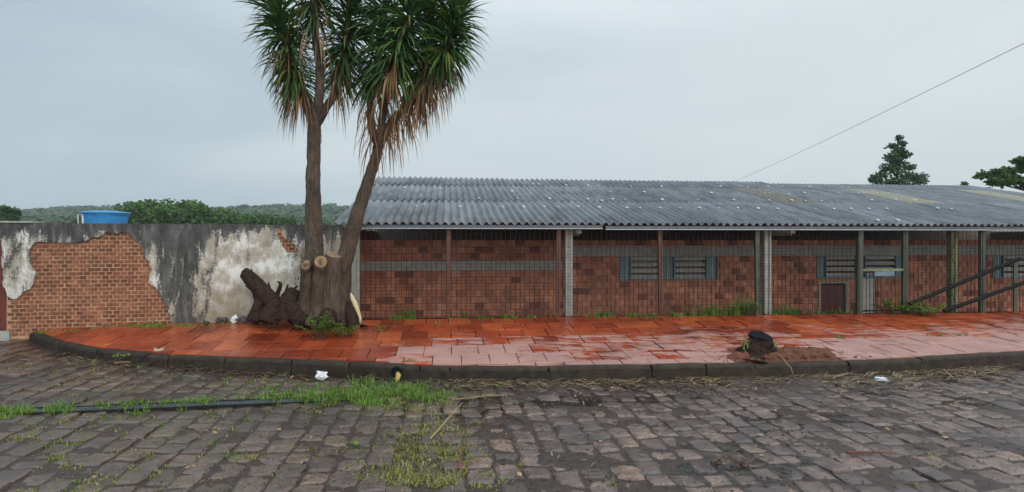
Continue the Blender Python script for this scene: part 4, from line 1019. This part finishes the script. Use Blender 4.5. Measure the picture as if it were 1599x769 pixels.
stick('pale dried stick lying along the grass strip end', (705, 628), (785, 621), .010, 'straw')
stick('pale stick upright in the tall dried grass', (672, 690), (722, 645), .008, 'straw', .02, .1)
stick('thin straw-coloured stick lying below the left kerb', (178, 570), (229, 567), .010, 'straw')
stick('second pale stick below the left kerb nearer the yucca', (332, 580), (372, 583), .009, 'straw')
stick('dark twig beside pale stalks near the kerb stump', (1137, 595), (1170, 588), .010, 'twig')
stick('brown wood splinter standing in the dried grass patch', (716, 735), (722, 705), .012, 'twig_red', .01, .06)
# pale stick leaning from the stump over the kerb
a = W(1216, 554, 7.45); b = W(1241, 597, 7.28); t = thing('stick', 'pale stick leaning over the kerb beside the small stump', 'stick', tuple(b))
mb = MB(); mb.tube([a - b, (a - b) * .5 + Vector((.02, -.07, .02)), Vector((0, -.02, 0))], [.010, .009, .007], 6, .1); mb.build('shaft', M['straw'], t, True)
mb = MB(); mb.tube([(a - b) * .9, (a - b) * .9 + Vector((-.05, .03, .03))], [.005, .003], 5); mb.build('twig', M['straw'], t, True)
# crumpled plastic pieces
def crumple(name, label, cat, px, py, w, h, mat, zf=roadZ, seed=1, lift=0):
    X, Y = gpt(px, py, zf); mb = MB(); n, m_ = 14, 9
    for j in range(m_ + 1):
        for i in range(n):
            th, ph = 2 * math.pi * i / n, math.pi * j / m_; p = Vector((math.cos(th) * math.sin(ph), math.sin(th) * math.sin(ph), math.cos(ph))); k = 1 + .55 * fbm(p.x * 1.7 + seed, p.y * 1.7, p.z * 1.7, 3)
            mb.v.append((p.x * w * k, p.y * w * .7 * k, max(0, h * .5 + p.z * h * .55 * k)))
    mb.f = [(j*n+i, j*n+(i+1)%n, (j+1)*n+(i+1)%n, (j+1)*n+i) for j in range(m_) for i in range(n)]
    o = mb.build(name, M[mat], None); o.location = (X, Y, zf(X, Y) + lift); return tag(o, label, cat)
crumple('plastic_bag', 'crumpled white plastic bag in the grass below the kerb', 'litter', 502, 594, .07, .11, 'plastic_white', seed=2)
crumple('plastic_scrap', 'flat white plastic scrap in the straw at the right kerb', 'litter', 1376, 596, .08, .05, 'plastic_white', seed=5)
crumple('bottle_cap', 'small green bottle cap on the road stones', 'litter', 556, 697, .022, .03, 'weed', seed=9, lift=.01)
crumple('rag', 'pale dirty rag draped on the left kerb', 'litter', 246, 566, .09, .17, 'cloth', seed=12)
crumple('rubbish_scrap', 'white and blue rubbish scrap among rubble at the wall foot', 'litter', 366, 505, .06, .12, 'plastic_white', walkZ, seed=15)
crumple('plastic_bag', 'white bag half hidden between yucca trunk and column', 'litter', 549, 494, .05, .7, 'plastic_white', walkZ, seed=19)
# rubble at the wall foot
rr2 = random.Random(17)
for i, (px, py, r, lb) in enumerate(((345,499,.08,'dark rubble stone at the wall foot left of the white scrap'),(378,499,.09,'dark rubble stone just right of the white scrap'),(395,500,.10,'dark rubble stone against the fallen stump'),(352,497,.06,'small stone behind the leftmost rubble'),(409,500,.11,'large brown rubble stone under the fallen stump'),(322,501,.05,'small pale chip at the left end of the rubble'),(470,500,.09,'dark stone between fallen stump and yucca'))):
    o = crumple('rubble_stone', lb, 'stone', px, py + 6, r, r * 1.1, 'rock', walkZ, seed=30 + i); o['group'] = 'rubble stones at the wall foot'
# drain pipe mouth in the kerb
X, Y = gpt(625, 588, roadZ); Y = interp(kY, X); zc = CZ - (581 - YH) * Y / FP
t = thing('drain_pipe', 'drain pipe mouth in the kerb stuffed with yellow foam', 'pipe', (X, Y, zc)); mb = MB(); n = 20
for r_, y in ((.068, -.035), (.068, .06), (.056, .06), (.056, -.035)): mb.v += [(r_ * math.cos(2*math.pi*k/n), y, r_ * math.sin(2*math.pi*k/n)) for k in range(n)]
mb.f = [(i*n+k, i*n+(k+1)%n, ((i+1)%4)*n+(k+1)%n, ((i+1)%4)*n+k) for i in range(4) for k in range(n)]; mb.build('pipe', M['char'], t, True)
mb = MB(); mb.v = [(.056 * math.cos(2*math.pi*k/n), -.012, .056 * math.sin(2*math.pi*k/n)) for k in range(n)]; mb.f = [tuple(range(n))[::-1]]; mb.build('dark_bore', M['char'], t)
mb = MB(); mb.tube([(.02, -.01, -.01), (.03, -.04, -.03), (.02, -.06, -.08), (.0, -.07, -.12)], [.025, .034, .03, .012], 9, .5, True, 3, 20); mb.build('foam', M['foam_yellow'], t, True)
# linear drain grate on the left
ga = Vector((*gpt(-30, 646, roadZ), 0)); gb = Vector((*gpt(560, 622, roadZ), 0)); ang = math.atan2(gb.y - ga.y, gb.x - ga.x); L = (gb - ga).length
za, zb = roadZ(ga.x, ga.y), roadZ(gb.x, gb.y)
dg = thing('drain_grate', 'long narrow metal drain grate half overgrown with grass', 'drain', (ga.x, ga.y, za + .004)); dg.rotation_euler = (0, -math.atan2(zb - za, L), ang)
for y in (-.09, .09):
    mb = MB(); mb.box(0, L, y - .012, y + .012, -.03, .006); mb.build('side_rail', M['dark_metal'], dg)
mb = MB(); mb.box(0, L, -.077, .077, -.04, -.028); mb.build('channel', M['char'], dg)
mb = MB(); mb.box(-.006, .006, -.082, .082, -.02, 0, Matrix.Rotation(R(-35), 4, 'Z')); bmh = mb.mesh('bar'); bmh.materials.append(M['gutter'])
k = 0
while .05 + k * .034 < L - .05 and k < 150:
    o = bpy.data.objects.new('bar', bmh); COL.objects.link(o); o.parent = dg; o.location = (.05 + k * .034, 0, .002); k += 1
# cream strip of peeled bark by the fence corner
c = W(562, 505, 9.3); cs = thing('bark_strip', 'cream coloured curved bark strip leaning by the yucca', 'bark', (c.x, c.y, walkZ(c.x, c.y)))
def strip(mb, pts, ws, th):
    for p, w in zip(pts, ws):
        for u, v2 in ((-1, 0), (-.5, -.6), (.5, -.6), (1, 0), (.5, .0 + th), (-.5, th)): mb.v.append((p[0] + u * w, p[1] + v2 * w * .7, p[2]))
    n = 6; mb.f = [(i*n+k, i*n+(k+1)%n, (i+1)*n+(k+1)%n, (i+1)*n+k) for i in range(len(pts)-1) for k in range(n)] + [tuple(range(n))[::-1], tuple((len(pts)-1)*n+k for k in range(n))]
pp = [W(x, y, 9.3) for x, y in ((561,506),(560,497),(557,485),(553,472),(548,462),(545,456))]; mb = MB(); strip(mb, [Vector(p) - cs.location for p in pp], [.045, .05, .052, .05, .04, .025], .15); mb.build('bark', M['cream_bark'], cs, True)
mb = MB(); mb.tube([Vector((.02, -.02, .02)), Vector((.09, -.06, .025)), Vector((.14, -.06, .02))], [.02, .018, .008], 7, .3); mb.build('torn_end', M['char'], cs, True)
# ------------------------------------------------------------------ behind the wall: water tank, trees, hills, cable
c = W(165, 350, 16); tz = CZ - (352 - YH) * 16 / FP
tk = thing('water_tank', 'blue plastic water tank with a flat lid behind the wall', 'tank', (c.x, c.y, 0)); n = 24
def lathe(prof, n=24):
    mb = MB()
    for r_, z in prof: mb.v += [(r_ * math.cos(2*math.pi*k/n), r_ * math.sin(2*math.pi*k/n), z) for k in range(n)]
    m_ = len(prof); mb.f = [(i*n+k, i*n+(k+1)%n, (i+1)*n+(k+1)%n, (i+1)*n+k) for i in range(m_-1) for k in range(n)] + [tuple(range(n))[::-1], tuple((m_-1)*n+k for k in range(n))]; return mb
zt2 = CZ + (372 - 333) * 16 / FP
lathe([(.46, tz - .25), (.50, tz), (.545, zt2 - .08), (.56, zt2 - .06), (.56, zt2 - .03)]).build('body', M['tank_blue'], tk, False)
lathe([(.59, zt2 - .028), (.60, zt2), (.57, zt2 + .02), (.3, zt2 + .055), (.08, zt2 + .06)]).build('lid', M['tank_blue'], tk, False)
mb = MB(); mb.tube([(-.42, -.42, tz - .4), (-.43, -.44, zt2 - .06), (-.30, -.46, zt2 - .055), (-.26, -.47, tz - .4)], .022, 7); mb.build('pipe', M['plastic_white'], tk, True)
mb = MB(); mb.box(-.55, .55, -.55, .55, -.3, tz - .25); mb.build('brick_stand', M['block'], tk)
def bgtree(name, label, px, pyb, pyt, Y, wpx, n, mat, blobs, group=None, leaf=.3, trunk=.2, cat='tree'):
    b = W(px, pyb, Y); t = thing(name, label, cat, (b.x, b.y, -.3), 0, group); H = CZ - (pyt - YH) * Y / FP + .3; k = Y / FP; lf = MB()
    mb = MB(); mb.tube(smoothpath([(0, 0, 0), (.05, 0, H * .35), (0, 0, H * .7), (0, 0, H * .97)], 3), [trunk, trunk * .8, trunk * .6, trunk * .5] + [trunk * .3] * 6, 8); 
    for (bx, by, br, bq) in blobs:
        c2 = Vector(((bx - px) * k, rgs.uniform(-1, 1) * br * k * .6, CZ - (by - YH) * k + .3)); mb.tube([(0, 0, max(.5, c2.z - br * k * 1.2)), c2 * .6 + Vector((0, 0, c2.z * .36)), c2], [trunk * .35, trunk * .25, trunk * .08], 5)
        for _ in range(int(n * bq)):
            q_ = Vector((rgs.gauss(0, 1), rgs.gauss(0, 1), rgs.gauss(0, 1))).normalized() * (rgs.random() ** .45); p = c2 + Vector((q_.x * br * k, q_.y * br * k, q_.z * br * k * .62))
            d = Vector((rgs.gauss(0, 1), rgs.gauss(0, 1), rgs.gauss(0, .6))).normalized(); sdv = d.cross(Vector((rgs.gauss(0, 1), rgs.gauss(0, 1), rgs.gauss(0, 1)))).normalized(); L = leaf * rgs.uniform(.5, 1.3)
            lf.add([p, p + d * L * .5 + sdv * L * .35, p + d * L, p + d * L * .5 - sdv * L * .35], [(0, 1, 2, 3)])
    mb.build('trunk', M['bark_dark'], t, True); tag(lf.build('crown', M[mat], t)); return t
def blobsfor(px, w, pyt, pyb, n, seed):
    r_ = random.Random(seed); return [(px + r_.uniform(-.5, .5) * w, lerp(pyt, pyb, r_.random() ** .8) , w * r_.uniform(.13, .24), 1) for _ in range(n)]
# conifer-like tree behind the roof
bl_ = [(1402,216,6,.5),(1396,228,8,.7),(1411,224,7,.5),(1404,236,11,.9),(1391,246,11,.9),(1412,243,10,.9),(1403,255,13,1.1),(1384,262,11,.9),(1420,261,9,.8),(1396,268,14,1.2),(1376,274,12,1),(1416,277,13,1.1),(1438,276,9,.8),(1366,281,10,.8),(1400,285,16,1.4),(1428,285,13,1),(1382,287,15,1.2)]
bgtree('feathery_tree', 'dark pointed feathery tree standing behind the roof', 1402, 300, 208, 42, 90, 240, 'tree_leaf_dark', bl_, leaf=.21, trunk=.16)
bl_ = [(1592,252,9,.9),(1604,262,14,1.2),(1575,268,11,1),(1556,270,10,.9),(1538,274,8,.7),(1585,280,14,1.2),(1548,285,11,1),(1565,284,13,1.1),(1608,285,18,1.5),(1620,255,16,1.3)]
bgtree('broadleaf_tree', 'green broadleaf tree above the roof at the right edge', 1604, 300, 246, 26, 90, 330, 'tree_leaf', bl_, leaf=.17, trunk=.14)
bgtree('sapling', 'thin bare sapling tip showing over the roof ridge', 1505, 300, 283, 30, 10, 40, 'tree_leaf_dark', [(1505,288,5,.7)], leaf=.2, trunk=.03)
for i, (px, w, pt, Y, mt, lb) in enumerate(((225,95,316,55,'tree_leaf','round green tree just right of the blue tank'),(262,100,309,62,'tree_leaf','tallest green tree behind the wall right of the tank'),(305,105,318,60,'tree_leaf','green tree right of the tallest one behind the wall'),(375,110,334,70,'tree_leaf','low green tree behind the wall halfway to the yucca'),(430,70,338,70,'tree_leaf','low green tree behind the wall just left of the yucca'),(2,34,322,45,'tree_leaf_dark','dark tree at the far left above the wall'),(150,60,338,80,'tree_leaf_dark','dark low tree behind the blue tank'))):
    bs_ = blobsfor(px, w, pt + w * .10, 352, 15, i + 3)
    bgtree('broadleaf_tree', lb, px, 360, pt, Y, w, 330, mt, bs_, 'trees behind the wall', leaf=.40, trunk=.22)
# far wooded hills
def hill(name, tab, Y, depth):
    mb = MB(); xs2 = list(range(-300, 2001, 20))
    for px in xs2:
        z = CZ + (YH - interp(tab, px)) * Y / FP
        for t_, q_ in ((0, -.3 - .4), (.25, z * .55), (.6, z * .9), (1, z * .97), (1.6, -1)): mb.v.append(((px - CX) * Y / FP * (1 + .0 * t_), Y + (t_ - .6) * depth, q_))
    mb.f = [(i*5+k, (i+1)*5+k, (i+1)*5+k+1, i*5+k+1) for i in range(len(xs2)-1) for k in range(4)]
    return tag(mb.build(name, M['ground'], None, True), kind='structure')
t1 = [(-300,330),(0,333),(60,327),(100,325),(190,325),(240,333),(330,326),(400,322),(480,322),(540,325),(700,332),(1000,350),(2000,352)]
t2 = [(-300,345),(0,342),(200,345),(400,343),(540,344),(700,350),(2000,356)]
def wood(tab, Y, n, sz, name, depth, x0=-150, x1=760):
    lf = MB()
    for _ in range(n):
        px = rgs.uniform(x0, x1); t_ = rgs.random(); zt_ = CZ + (YH - interp(tab, px)) * Y / FP; r_ = sz * rgs.uniform(.6, 1.3)
        c2 = Vector(((px - CX) * Y / FP, Y + (t_ - .6) * depth, zt_ * (.45 + .55 * t_ ** .6) - r_ * .1))
        for _k in range(34):
            q_ = Vector((rgs.gauss(0, 1), rgs.gauss(0, 1), abs(rgs.gauss(0, 1)) - .3)).normalized(); p = c2 + Vector((q_.x * r_, q_.y * r_, q_.z * r_ * .75)); d = (q_.cross(Vector((rgs.gauss(0, 1), rgs.gauss(0, 1), rgs.gauss(0, 1))))).normalized(); s2 = q_.cross(d); L = r_ * .55
            lf.add([p - d * L * .5, p + s2 * L * .4, p + d * L * .5, p - s2 * L * .4], [(0, 1, 2, 3)])
    return tag(lf.build(name, M['wood_leaf'], None), kind='stuff')
hill('hills', t1, 320, 60); wood(t1, 320, 800, 4.2, 'distant_woods', 60)
hill('hills', t2, 150, 40); wood(t2, 150, 420, 2.4, 'nearer_woods', 40)
# overhead cable
a = W(1130, 291, 30); b = W(1720, 8, 8.0); cb = MB(); pts = []
for i in range(25):
    t_ = i / 24; p = a.lerp(b, t_); p.z -= .25 * 4 * t_ * (1 - t_) * .35; pts.append(p)
cb.tube(pts, .0055, 5); tag(cb.build('cable', M['gutter'], None, True), 'thin overhead cable slanting up across the sky at right', 'cable')
# ------------------------------------------------------------------ humid air
mb = MB(); mb.box(-420, 420, -70, 820, -1.6, 60); hz = mb.build('haze', None); tag(hz, kind='stuff')
hm = bpy.data.materials.new('haze'); hm.use_nodes = True; t_ = hm.node_tree; t_.nodes.clear(); om = t_.nodes.new('ShaderNodeOutputMaterial'); pv = t_.nodes.new('ShaderNodeVolumePrincipled')
pv.inputs['Color'].default_value = (.78, .88, .95, 1); pv.inputs['Density'].default_value = .0007; t_.links.new(pv.outputs[0], om.inputs['Volume']); hz.data.materials.append(hm)
